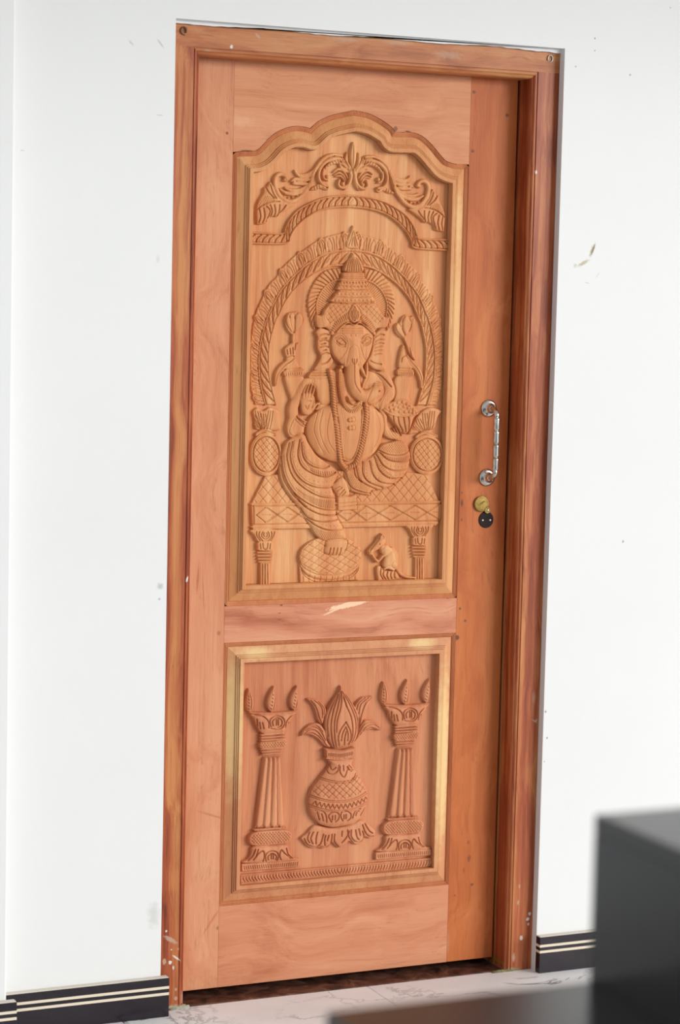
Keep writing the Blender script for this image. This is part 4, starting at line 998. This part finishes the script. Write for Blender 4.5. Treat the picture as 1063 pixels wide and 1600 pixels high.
    R.fill(ft, 5, 12, 4.0)
    for q in (O_(690,600, 720,655, 790,680, 840,650, 870,560), O_(740,545, 720,600, 740,640), O_(775,540, 750,600, 770,650), O_(815,540, 800,600, 800,650), O_(840,680, 900,680, 940,640, 950,560), O_(890,570, 880,620, 885,665), O_(920,570, 905,620), O_(975,560, 975,630, 1025,690), P_(90,590, 85,640, 130,700), P_(20,700, 70,640, 75,580), P_(25,590, 20,640), P_(110,580, 110,640, 150,690, 200,690, 230,650, 215,590), P_(150,580, 160,640, 180,670), P_(180,570, 195,630), P_(215,530, 240,600, 280,640, 320,640), P_(240,520, 280,590, 310,610)):
        R.cut(q, 1.4, 2.4)
    R.own('carved_pot')
    bel = np.vstack([M_(850,815, 870,860, 820,930, 770,990, 735,1040), O_(770,110, 738,190, 728,270, 745,360, 790,430, 850,475, 950,498), P_(40,545, 120,525, 190,480, 235,400, 262,320, 268,240, 240,160, 200,90, 160,40), N_(160,930, 115,860, 125,810)])
    R.fill(bel, 11, 42, 6.0, moat=1.4)
    for q, w in ((np.vstack([M_(775,985, 860,1010, 960,1020, 1063,1005), N_(150,945)]), 1.2), (np.vstack([M_(770,1000, 860,1026, 960,1036, 1063,1022), N_(165,962)]), 0.9),
                 (np.vstack([O_(740,190, 850,225, 950,240, 1063,235), P_(130,270, 240,220)]), 1.3), (np.vstack([O_(735,205, 850,240, 950,254, 1063,250), P_(130,288, 255,235)]), 0.9),
                 (np.vstack([O_(730,280, 850,315, 950,330, 1063,325), P_(130,365, 268,300)]), 1.3), (np.vstack([O_(735,298, 850,330, 950,346, 1063,340), P_(130,382, 265,320)]), 0.9)):
        R.cut(q, w, 2.0)
    R.hatch(np.vstack([O_(775,105, 750,185, 950,225, 1050,225), P_(120,255, 238,205, 215,120, 165,60, 60,100), O_(940,65)]), [(48, 11.5, 0.2), (132, 11.5, 0.1)], 1.2, 2.0, sm=False, inset=1)
    up = resample(spl(np.vstack([O_(765,240, 850,258, 950,272, 1063,268), P_(130,305, 250,260)])), 27); dn = resample(spl(np.vstack([O_(755,275, 850,302, 950,314, 1063,310), P_(130,350, 258,295)])), 27)
    z = np.array([up[k] if k % 2 else dn[k] for k in range(27)]); R.cut(z, 1.1, 1.9, sm=False)
    for q in (O_(780,330, 860,345, 885,400, 890,445), O_(800,345, 825,420), O_(840,360, 860,430), O_(935,440, 905,390, 920,355, 960,345, 1000,365, 1000,410, 970,440), O_(940,380, 940,420), O_(965,375, 965,420), P_(20,490, -5,440, 10,400, 45,395, 90,420, 90,465, 60,490), P_(25,430, 30,470), P_(45,425, 48,470), P_(110,465, 130,400, 185,375), P_(140,440, 150,405, 170,395), P_(190,440, 215,400, 250,345), P_(210,450, 240,390)):
        R.cut(q, 1.3, 2.2)
    for q in (M_(835,900, 850,945, 890,950, 930,920, 945,865), M_(870,880, 880,915, 915,890), M_(955,880, 950,930, 985,980, 1015,930, 1030,880), M_(985,870, 985,920), N_(60,880, 75,910, 120,915), N_(80,870, 110,900), M_(1030,885, 1045,915, 1063,925)):
        R.cut(q, 1.2, 2.0)
    R.own('carved_coconut')
    cn = np.vstack([M_(975,125, 940,200, 880,290, 830,390, 818,480, 830,590, 870,680, 900,712), N_(20,712, 130,665, 170,590, 185,500, 180,400, 140,310, 80,220, 30,160)])
    R.fill(cn, 10, 30, 6.0, moat=1.4)
    for q in (M_(960,190, 900,330, 870,480, 880,620, 905,700), M_(945,210, 875,340, 840,470, 850,600), M_(970,180, 930,330, 900,470, 905,620, 925,700), M_(975,180, 960,320, 925,450, 920,560), np.vstack([M_(985,180, 1010,300), N_(90,400, 110,500, 110,600, 80,680)]), N_(35,200, 100,330, 140,450, 140,570, 110,660), N_(50,200, 120,320, 165,450, 165,560), N_(25,230, 60,330), M_(1010,460, 960,530, 935,610, 950,690), N_(45,462, 85,540, 95,610, 70,680), M_(1005,510, 975,570, 965,640), N_(45,510, 65,570, 65,640), M_(1010,550, 995,620, 1000,680)):
        R.cut(q, 1.2, 2.0)
    def leaf(nm, pts, veins):
        R.own('carved_mango_leaf#'+nm); R.fill(pts, 5.5, 8, 4.0, moat=1)
        R.cuts(veins, 1.1, 1.9)
    leaf('a', M_(655,252, 700,250, 760,262, 820,310, 842,360, 825,420, 805,490, 760,460, 735,380, 710,310), [M_(690,265, 740,330, 770,430, 795,480), M_(720,265, 790,330, 800,430), M_(760,275, 815,340, 815,400)])
    leaf('b', M_(605,605, 610,565, 660,505, 720,480, 780,485, 830,550, 850,640, 885,705, 830,700, 770,640, 710,600, 650,590), [M_(620,590, 680,540, 750,560, 820,650), M_(640,550, 700,515, 770,540, 830,640), M_(680,510, 750,505, 800,560), M_(640,585, 700,570, 770,610, 840,690)])
    leaf('c', N_(318,228, 270,230, 210,240, 150,300, 140,350, 180,430, 200,500, 235,430, 260,350, 290,280), [N_(300,240, 240,300, 205,400, 195,470), N_(270,240, 200,300, 180,390), N_(240,240, 180,290, 160,350)])
    leaf('d', N_(390,550, 385,510, 350,470, 290,450, 235,455, 200,510, 180,570, 140,660, 200,610, 250,555, 310,538), [N_(380,530, 320,490, 250,510, 190,590), N_(360,490, 290,470, 230,490, 190,560), N_(340,535, 280,520, 220,560)])
    R.own('carved_pot')
    R.fill(np.vstack([M_(825,722, 960,735), N_(60,730, 132,712, 135,790, 60,805), M_(960,812, 830,805)]), 2.0, 4, 11.0, sm=False, moat=1)
    R.line(np.vstack([M_(822,722, 960,738), N_(60,728, 135,710)]), 2.4, 2.6, 12.0, moat=0.8); R.line(np.vstack([M_(826,806, 960,815), N_(60,805, 135,790)]), 2.4, 2.6, 12.0, moat=0.8)
    p = resample(np.vstack([M_(850,755, 960,765), N_(60,755, 128,740)]), 17); q = resample(np.vstack([M_(850,785, 960,795), N_(60,785, 128,768)]), 17)
    for u, v in zip(p, q): R.cut(np.array([u, v]), 0.9, 1.6, sm=False)
# ================================================================ door leaf
LX0, LX1, LZ0, LZ1 = 0.0665, 0.8520, 0.0205, HZ+0.012
ol = lambda *a: np.array([zx(u, v) for u, v in np.array(a, float).reshape(-1, 2)])
xl = (zx(371, 246)[0]+zx(357, 940)[0]+zx(357, 1014)[0]+zx(348, 1410)[0])/4
xr = (zx(726, 270)[0]+zx(709, 925)[0]+zx(707, 1000)[0]+zx(695.5, 1376)[0])/4
print('XR', [zx(726, 270)[0], zx(709, 925)[0], zx(707, 1000)[0], zx(695.5, 1376)[0]], 'XL', [zx(371, 246)[0], zx(357, 940)[0], zx(355, 1040)[0], zx(347.5, 1410)[0]])
zb = (zx(357, 940.5)[1]+zx(709, 928)[1])/2
zt2 = (zx(357, 1014)[1]+zx(712, 992)[1])/2; zb2 = (zx(348, 1410)[1]+zx(697, 1376)[1])/2
zc = (zx(371, 244)[1]+zx(727, 264)[1])/2
xm = zx(553, 180)[0]
seg1 = ol(380,243.6, 401,242.3, 413,234, 423,222.6, 435,213, 450,206.3, 463,204, 476.6,205.3, 486.6,208.5)
seg2 = ol(486.6,208.5, 500.5,195.7, 519,187.2, 538,182.6, 553,179.6); seg3 = ol(553,179.6, 576,184.5, 594.6,194, 609.6,205, 613.5,212.9)
seg4 = ol(613.5,212.9, 625,213.3, 646.6,214.2, 660,220.5, 673,233, 685,247.5, 695,257.6, 711.5,263.2)
top = np.vstack([[(xl, zc)], spl(seg1, step=0.006), spl(seg2, step=0.006)[1:], spl(seg3, step=0.006)[1:], spl(seg4, step=0.006)[1:], [(xr, zc)]])
OUT_U = np.vstack([top, [(xr, zb)], [(xl, zb)]])          # clockwise seen from the front
OUT_L = np.array([(xl, zt2), (xr, zt2), (xr, zb2), (xl, zb2)])
print('PANEL', xl, xr, zb, zt2, zb2, zc, xm)
def offset(poly, d):
    """inward offset (poly clockwise) with mitres"""
    p = np.asarray(poly); n_ = len(p); out = []
    for i in range(n_):
        a, b, c = p[i-1], p[i], p[(i+1) % n_]
        t1 = (b-a)/(np.hypot(*(b-a))+1e-12); t2 = (c-b)/(np.hypot(*(c-b))+1e-12)
        n1 = np.array((t1[1], -t1[0])); n2 = np.array((t2[1], -t2[0])); m = n1+n2; L = m.dot(m)
        m = m*2.0/max(L, 0.9)
        out.append(b+m*d)
    return np.array(out)
def ring_mesh(name, poly, prof_, mat, parent, close_in=False):
    """profile (d mm inward, mm towards the viewer) swept round the outline"""
    rings = [offset(poly, d/1000.0) for d, _ in prof_]; n_ = len(poly)
    vs_ = []; fs = []
    for r, (_, h) in zip(rings, prof_): vs_ += [(q[0], LEAF_Y-h/1000.0, q[1]) for q in r]
    for k in range(len(rings)-1):
        for i in range(n_):
            j = (i+1) % n_; fs.append((k*n_+i, (k+1)*n_+i, (k+1)*n_+j, k*n_+j))
    o = mesh_obj(name, vs_, fs, mat, parent)
    bm = bmesh.new(); bm.from_mesh(o.data); bmesh.ops.recalc_face_normals(bm, faces=bm.faces)
    fsum = sum(f.normal.y*f.calc_area() for f in bm.faces)
    if fsum > 0: bmesh.ops.reverse_faces(bm, faces=bm.faces)
    bm.to_mesh(o.data); bm.free()
    return o
BEADP = [(-9.5, -3), (-9.5, 0), (-8.6, 0), (-8.2, -2.4), (-7.6, -2.4), (-7.2, -0.6), (-5.8, -0.5), (-5.3, -3.0), (-4.6, -3.0), (-4.2, -1.2), (-2.8, -1.3), (-2.2, -3.8), (-1.5, -3.8), (-1.1, -2.4), (-0.5, -2.6), (0.2, -5)]
PANP = [(0.2, -4.0), (1.0, -3.4), (2.0, -3.0), (18.0, 2.4), (18.2, 0.8), (19.2, 0.8), (19.5, 4.8), (21.4, 5.4), (21.6, 3.8), (22.6, 3.8), (22.9, 7.0), (24.8, 7.6), (25.0, 6.0), (26.0, 6.0), (26.3, 9.4), (27.2, 10.0), (35.0, 10.0), (35.5, 9.4), (36.0, -9.0)]
DIN = 36.0

# ---- woods of the leaf
dkn = srgb(104, 60, 40); redm = srgb(176, 92, 58); sapc = srgb(240, 196, 160); pale = srgb(226, 190, 134)
def mk(lst): return [(*zx(px, py), rx, rz, math.radians(a), c, s_, so) for (px, py, rx, rz, a, c, s_, so) in lst]
LD, LM, LL = srgb(182, 108, 72), srgb(206, 138, 100), srgb(220, 160, 122)
W_STL = wood('door_wood_left_stile', LD, LM, LL, 'z', 2.2, 0.55, 0.25, 0.8, 1.0, mk([(352, 968, .004, .006, 0, dkn, .6, .6), (342, 989, .006, .007, 0, dkn, .45, .7), (309, 905, .003, .04, 3, redm, .7, .7), (318, 930, .002, .06, -4, redm, .6, .7), (368, 375, .004, .014, 0, dkn, .8, .5), (355, 208, .004, .004, 0, dkn, .8, .5), (330, 1440, .004, .05, 35, redm, .5, .8), (335, 1275, .06, .004, 20, redm, .5, .8), (340, 1450, .004, .006, 0, dkn, .5, .6)]))
W_STR = wood('door_wood_right_stile', srgb(156, 74, 32), srgb(183, 97, 47), srgb(200, 118, 64), 'z', 7.7, 0.5, 0.28, 0.9, 0.7, mk([(741, 144, .006, .005, 0, dkn, .8, .5), (739, 236, .006, .005, 0, dkn, .8, .5), (793, 180, .006, .005, 0, dkn, .8, .5), (719, 951, .004, .004, 0, dkn, .8, .5), (727, 970, .004, .004, 0, dkn, .8, .5), (722, 786, .0045, .010, 0, dkn, .9, .5), (722, 770, .003, .003, 0, dkn, .8, .5), (722, 812, .003, .004, 0, dkn, .8, .5), (714, 996, .007, .008, 20, dkn, .95, .4), (733, 1341, .006, .010, 0, dkn, .6, .6), (738, 1382, .0045, .004, 0, dkn, .8, .5), (732, 1316, .004, .006, 0, dkn, .5, .6), (711, 1399, .004, .003, 0, dkn, .6, .6), (725, 1360, .004, .010, 0, dkn, .4, .7), (700, 1470, .006, .04, 0, dust, .25, .9)]))
W_TOP = wood('door_wood_top_rail', srgb(184, 110, 74), srgb(206, 138, 98), srgb(218, 156, 116), 'x', 3.4, 0.55, 0.25, 0.8, 0.8, mk([(386, 236, .02, .003, 0, dkn, .9, .5), (371, 241, .006, .006, 0, dkn, .9, .5), (638, 206, .010, .003, 5, dkn, .9, .5), (617, 203, .006, .012, 35, dkn, .7, .5), (375, 190, .05, .02, 0, sapc, .25, .95)]))
W_LCK = wood('door_wood_lock_rail', srgb(168, 92, 62), srgb(203, 133, 100), srgb(218, 156, 122), 'x', 9.1, 0.55, 0.25, 1.2, 0.55, mk([(545, 945, .06, .007, -10, sapc, 1.0, .35), (520, 955, .03, .003, -20, sapc, .8, .5), (440, 945, .004, .004, 0, dkn, .8, .5), (437, 968, .008, .002, -10, dkn, .5, .6), (437, 958, .005, .002, -20, dkn, .5, .6), (702, 934, .010, .0025, -20, dkn, .7, .6), (350, 1018, .003, .004, 20, dkn, .9, .5)]))
W_BOT = wood('door_wood_bottom_rail', srgb(178, 104, 70), srgb(203, 133, 97), srgb(216, 152, 116), 'x', 12.7, 0.55, 0.25, 0.9, 0.8, mk([(349, 1407, .005, .006, 0, dkn, .8, .6), (560, 1500, .1, .004, 4, redm, .3, .9)]))
W_BEAD = wood('bead_wood', srgb(166, 88, 48), srgb(196, 120, 76), srgb(210, 142, 96), 'z', 14.2, 0.55, 0.25, 0.8, 0.4)
W_FLD = wood('carved_panel_wood', srgb(180, 106, 62), srgb(207, 138, 88), srgb(224, 168, 116), 'z', 5.3, 0.55, 0.22, 1.0, 0.3, (), streak=1.5)
W_FLD2 = wood('carved_lower_panel_wood', srgb(176, 100, 66), srgb(200, 130, 91), srgb(214, 150, 110), 'z', 6.9, 0.55, 0.22, 1.0, 0.3, (), streak=1.4)
W_MLU = wood('moulding_wood', srgb(176, 106, 62), srgb(202, 136, 86), srgb(216, 160, 108), 'z', 8.3, 0.55, 0.25, 0.8, 0.4, (), mk([(712, 500, .03, .3, 0, pale, .55, .9), (716, 340, .02, .1, 0, pale, .6, .9)]))  # right band coloured paler, as if lit from the right
W_MLL = wood('lower_moulding_wood', srgb(180, 108, 70), srgb(203, 138, 96), srgb(216, 160, 114), 'z', 10.3, 0.55, 0.25, 0.7, 0.4, (), mk([(364, 1130, .035, .22, 0, pale, .9, .8), (400, 1020, .05, .02, 0, pale, .9, .8), (690, 1180, .03, .30, 0, pale, .95, .7), (660, 1005, .05, .02, 0, pale, .9, .8)]))

door = empty('door_1', ((LX0+LX1)/2, LEAF_Y+0.019, LZ0))
tag(door, 'closed wooden door with two panels of deep relief carving', 'door', kind='structure')
T_ = 0.038; BD = 0.0095
box('stile', LX0, xl-BD, LEAF_Y, LEAF_Y+T_, LZ0, LZ1, W_STL, door, bev=0.0006, seg=1)['label'] = 'plain hinge-side stile of the door'
box('stile', xr+BD, LX1, LEAF_Y, LEAF_Y+T_, LZ0, LZ1, W_STR, door, bev=0.0006, seg=1)['label'] = 'lock-side stile carrying the pull handle'
tb = offset(OUT_U, -BD-0.0005)[:len(top)]
tb[0] = (xl-BD, zc+BD); tb[-1] = (xr+BD, zc+BD)
kp_ = [tb[0]]
for q in tb[1:-1]:
    if q[0] > kp_[-1][0]+0.0004 and q[0] < tb[-1][0]-0.0004: kp_.append(q)
tb = np.array(kp_+[tb[-1]])
_v, _f = [], []
for q in tb: _v += [(q[0], LEAF_Y, q[1]), (q[0], LEAF_Y, LZ1), (q[0], LEAF_Y+T_, q[1]), (q[0], LEAF_Y+T_, LZ1)]
for k in range(len(tb)-1):
    a, b = 4*k, 4*k+4
    _f += [(a, b, b+1, a+1), (a+2, a+3, b+3, b+2), (a, a+2, b+2, b), (a+1, b+1, b+3, a+3)]
mesh_obj('top_rail', _v, _f, W_TOP, door)
box('lock_rail', xl-BD, xr+BD, LEAF_Y, LEAF_Y+T_, zt2+BD, zb-BD, W_LCK, door, bev=0.0003, seg=1)
box('bottom_rail', xl-BD, xr+BD, LEAF_Y, LEAF_Y+T_, LZ0, zb2-BD, W_BOT, door, bev=0.0003, seg=1)
ring_mesh('bead_moulding', OUT_L, BEADP, W_BEAD, door)
def panel(name, poly, mat, label):
    inn = offset(poly, 0.004)
    o_ = prism_xz(name, [tuple(q) for q in inn], FIELD_Y, LEAF_Y+T_-0.006, mat, door); o_['label'] = label
    return o_, offset(poly, DIN/1000.0)
up_, _ = panel('upper_panel', OUT_U, W_FLD, 'arched panel carved with a seated elephant-headed deity')
lo_, inn_l = panel('lower_panel', OUT_L, W_FLD2, 'rectangular panel carved with a pot between two oil lamps')
inn_u = np.array([(xl+DIN/1000, zb+DIN/1000), (xr-DIN/1000, zt_u := float(top[:, 1].max())-DIN/1000)])
def arch_moulding():
    """bead and raised moulding of the shaped panel: the profile follows the distance to the outline"""
    r = 0.0008; x0, x1 = xl-0.0125, xr+0.0125; z0, z1 = zb-0.0125, float(top[:, 1].max())+0.0125
    X = np.arange(x0, x1+r, r, dtype=np.float32); Z = np.arange(z0, z1+r, r, dtype=np.float32)
    gx, gz = np.meshgrid(X, Z)
    # only the cells near the outline are measured
    d = np.full(gx.shape, 1e9, np.float32); q = np.vstack([OUT_U, OUT_U[:1]]); R_ = 0.0385
    for k in range(len(q)-1):
        (ax, az), (bx, bz) = q[k], q[k+1]
        i0 = max(0, int((min(ax, bx)-R_-x0)/r)); i1 = min(len(X), int((max(ax, bx)+R_-x0)/r)+2)
        j0 = max(0, int((min(az, bz)-R_-z0)/r)); j1 = min(len(Z), int((max(az, bz)+R_-z0)/r)+2)
        sx, sz = gx[j0:j1, i0:i1], gz[j0:j1, i0:i1]; dx, dz = bx-ax, bz-az; L = dx*dx+dz*dz+1e-14
        t = np.clip(((sx-ax)*dx+(sz-az)*dz)/L, 0, 1)
        np.minimum(d[j0:j1, i0:i1], (sx-ax-t*dx)**2+(sz-az-t*dz)**2, out=d[j0:j1, i0:i1])
    ins = Relief.inside(OUT_U, gx, gz); sd = np.sqrt(d)*1000*np.where(ins, 1, -1)
    pr = [(-12.0, 0.06), (-9.5, 0.06)]+BEADP[2:]+PANP[1:]
    h = np.interp(sd, [a for a, _ in pr], [b for _, b in pr])
    cell = lambda lo, hi: (lambda m: m[:-1, :-1] & m[1:, :-1] & m[:-1, 1:] & m[1:, 1:])((sd >= lo) & (sd <= hi))
    idx = np.arange(gx.size).reshape(gx.shape); allv = np.stack([gx, LEAF_Y-h/1000.0, gz], -1).reshape(-1, 3)
    for nm, lo, hi, mat, par in (('bead_moulding', -9.9, 0.9, W_BEAD, door), ('panel_moulding', -0.1, 37.6, W_MLU, up_)):
        j, i = np.nonzero(cell(lo, hi)); c = np.stack([idx[j, i], idx[j, i+1], idx[j+1, i+1], idx[j+1, i]], -1)
        u, inv = np.unique(c, return_inverse=True); c = inv.reshape(-1, 4)
        me = bpy.data.meshes.new(nm); me.vertices.add(len(u)); me.vertices.foreach_set('co', allv[u].astype(np.float32).ravel())
        me.loops.add(c.size); me.loops.foreach_set('vertex_index', c.astype(np.int32).ravel())
        me.polygons.add(len(c)); me.polygons.foreach_set('loop_start', np.arange(0, c.size, 4, dtype=np.int32))
        me.polygons.foreach_set('use_smooth', np.ones(len(c), bool)); me.update(calc_edges=True); me.materials.append(mat)
        link(bpy.data.objects.new(nm, me), par)
arch_moulding()
ring_mesh('panel_moulding', OUT_L, PANP, W_MLL, lo_)
RU = Relief(inn_u[:, 0].min(), inn_u[:, 0].max(), inn_u[:, 1].min(), inn_u[:, 1].max())
carve_upper(RU); carve_figure(RU)
RU.meshes(FIELD_Y, W_FLD, up_, {'seated_figure': 'seated elephant-headed figure with raised hand', 'carved_mouse': 'small mouse nibbling on a scroll', 'carved_footstool': 'round quilted footstool under the foot', 'carved_crown': 'tall tiered crown', 'carved_garment': 'folded patterned garment over the legs'})
RL = Relief(inn_l[:, 0].min(), inn_l[:, 0].max(), inn_l[:, 1].min(), inn_l[:, 1].max())
carve_lower(RL)
RL.meshes(FIELD_Y, W_FLD2, lo_, {'carved_pot': 'round pot with diamond hatching', 'carved_coconut': 'pointed coconut in the mouth of the pot'})

# ---- pull handle
def chrome():
    N = NT('satin_chrome'); n_ = N.noise(N.coords((90, 90, 90)), 1.0, 3)
    return N.out(N.ramp(n_, [(0.3, srgb(176, 170, 162)), (0.7, srgb(214, 210, 204))]), 0.22, 0.5, 1.0)
CHR = chrome()
def lathe_bm(prof_, n_=28):
    """(r, h): axis -y"""
    bm = bmesh.new(); rings = []
    for r, h in prof_: rings.append([bm.verts.new((r*math.cos(2*math.pi*k/n_), -h, r*math.sin(2*math.pi*k/n_))) for k in range(n_)])
    for a, b in zip(rings, rings[1:]):
        for k in range(n_): bm.faces.new((a[k], a[(k+1) % n_], b[(k+1) % n_], b[k]))
    bm.faces.new(rings[0]); bm.faces.new(rings[-1][::-1])
    return bm
def moved(bm, x, y, z):
    bmesh.ops.translate(bm, verts=bm.verts, vec=(x, y, z)); return bm
hx1, hz1 = zx(763.5, 638); hx2, hz2 = zx(761, 746); hx = (hx1+hx2)/2
hd = empty('pull_handle', (hx, LEAF_Y, hz2)); hd.parent = door; hd.matrix_parent_inverse = world_of(door).inverted()
hd['label'] = 'polished metal pull handle with notched grip'
ros = [(0.0195, -0.001), (0.0200, 0.002), (0.0188, 0.0045), (0.0150, 0.0060), (0.0120, 0.0064), (0.0100, 0.0085), (0.0085, 0.012), (0.0072, 0.016), (0.0068, 0.018)]
for z in (hz1, hz2):
    bm_obj('rosette', moved(lathe_bm(ros), hx, LEAF_Y, z), CHR, hd, True)
    for sx in (-1, 1):
        bm_obj('screw', moved(lathe_bm([(0.0022, 0.003), (0.0022, 0.0062), (0.0012, 0.007)], 10), hx+sx*0.0125, LEAF_Y, z-0.006), CHR, hd, True)
g = hz1-hz2; off_ = 0.040
pts = []; rr = []
for t in np.linspace(0, 1, 7): a = t*math.pi/2; pts.append((hx, LEAF_Y-0.014-(off_-0.014)*math.sin(a), hz1-0.016*(1-math.cos(a)))); rr.append(0.0062)
zs = [hz1-0.018]; 
L0, L1 = hz1-0.018, hz2+0.018
for k in range(4):
    a, b = L0+(L1-L0)*k/4, L0+(L1-L0)*(k+1)/4
    for f, r in ((0.0, 0.0050), (0.05, 0.0052), (0.09, 0.0074), (0.16, 0.0076), (0.5, 0.0070), (0.84, 0.0076), (0.91, 0.0074), (0.95, 0.0052)): pts.append((hx, LEAF_Y-off_, a+(b-a)*f)); rr.append(r)
    pts.append((hx, LEAF_Y-off_, b)); rr.append(0.0066 if k < 3 else 0.0055)
for t in np.linspace(1, 0, 7): a = t*math.pi/2; pts.append((hx, LEAF_Y-0.014-(off_-0.014)*math.sin(a), hz2+0.016*(1-math.cos(a)))); rr.append(0.0062)
bm = bmesh.new(); tube(bm, pts, rr, 14); bm_obj('grip', bm, CHR, hd, True)

# ---- lock: swinging brass cover over a dark keyhole plate
bx, bz = zx(751.5, 787); kx, kz = zx(759.5, 812); vx_, vz_ = zx(760.5, 797)
kp = bm_obj('keyhole_plate', moved(lathe_bm([(0.0188, -0.001), (0.0190, 0.0012), (0.0180, 0.0022), (0.0165, 0.0022)]), kx, LEAF_Y, kz), plain('dark_lock_plate', srgb(30, 14, 12), 0.55, 0.2), door)
kp['label'] = 'dark round keyhole plate with two rivets'
RV = plain('bright_rivet', srgb(190, 186, 176), 0.35, 0.5, 0.9)
for dx in (-0.0095, 0.0098): bm_obj('rivet', moved(lathe_bm([(0.0026, 0.001), (0.0026, 0.0028), (0.0016, 0.0036)], 12), kx+dx, LEAF_Y, kz-0.001), RV, kp, True)
def brass():
    N = NT('aged_brass'); n_ = N.noise(N.coords((160, 160, 160)), 1.0, 4)
    return N.out(N.ramp(n_, [(0.3, srgb(120, 96, 40)), (0.7, srgb(160, 132, 66))]), 0.45, 0.5, 0.6)
BR = brass()
bm = lathe_bm([(0.0178, 0.0022), (0.0182, 0.0040), (0.0172, 0.0052), (0.0150, 0.0054), (0.0142, 0.0048), (0.0060, 0.0052)], 32); moved(bm, bx, LEAF_Y, bz)
bm2 = lathe_bm([(0.0075, 0.0022), (0.0078, 0.0050), (0.0066, 0.0062)], 20); moved(bm2, vx_, LEAF_Y, vz_)
me_ = bpy.data.meshes.new('t'); bm2.to_mesh(me_); bm2.free(); bm.from_mesh(me_); bpy.data.meshes.remove(me_)
lc = bm_obj('lock_cover', bm, BR, door); lc['label'] = 'round brass lock cover swung aside'
bm = bmesh.new()
for k in range(3):
    tube(bm, [(bx-0.006+0.004*k, LEAF_Y-0.0052, bz-0.006+0.003*k), (bx-0.003+0.004*k, LEAF_Y-0.0056, bz+0.003+0.002*k), (bx+0.000+0.004*k, LEAF_Y-0.0052, bz-0.002+0.003*k)], 0.0007, 5)
bm_obj('stamped_mark', bm, BR, lc)
bm_obj('pivot_screw', moved(lathe_bm([(0.0030, 0.005), (0.0030, 0.0068), (0.0018, 0.0078)], 12), vx_, LEAF_Y, vz_), RV, lc, True)
# ---- debris and mortar at the foot of the frame
mort = plain('crumbled_mortar', srgb(168, 164, 146), 0.9, 0.2, noise=0.3, nscale=120)
moss = plain('mossy_mortar', srgb(128, 122, 84), 0.9, 0.2, noise=0.35, nscale=90)
def lump(name, x0, x1, y0, y1, hgt, seed, label, mort=mort):
    rnd = random.Random(seed); bm = bmesh.new(); bmesh.ops.create_icosphere(bm, subdivisions=3, radius=1)
    for v in bm.verts:
        k_ = 1+0.25*math.sin(v.co.x*9+seed)*math.cos(v.co.y*11)+rnd.uniform(-.08, .08)
        v.co = Vector(((x0+x1)/2+v.co.x*k_*(x1-x0)/2, (y0+y1)/2+v.co.y*k_*(y1-y0)/2, max(-0.0005, v.co.z*hgt*k_)))
    o_ = bm_obj(name, bm, mort, None, True); tag(o_, label, 'mortar'); return o_
lump('mortar_dab', 0.026, 0.078, 0.016, 0.036, 0.008, 3, 'crumbled mortar at the foot of the hinge-side door post')
lump('mortar_dab', 0.822, 0.905, 0.0185, 0.032, 0.005, 9, 'greenish mortar at the foot of the lock-side door post', moss)
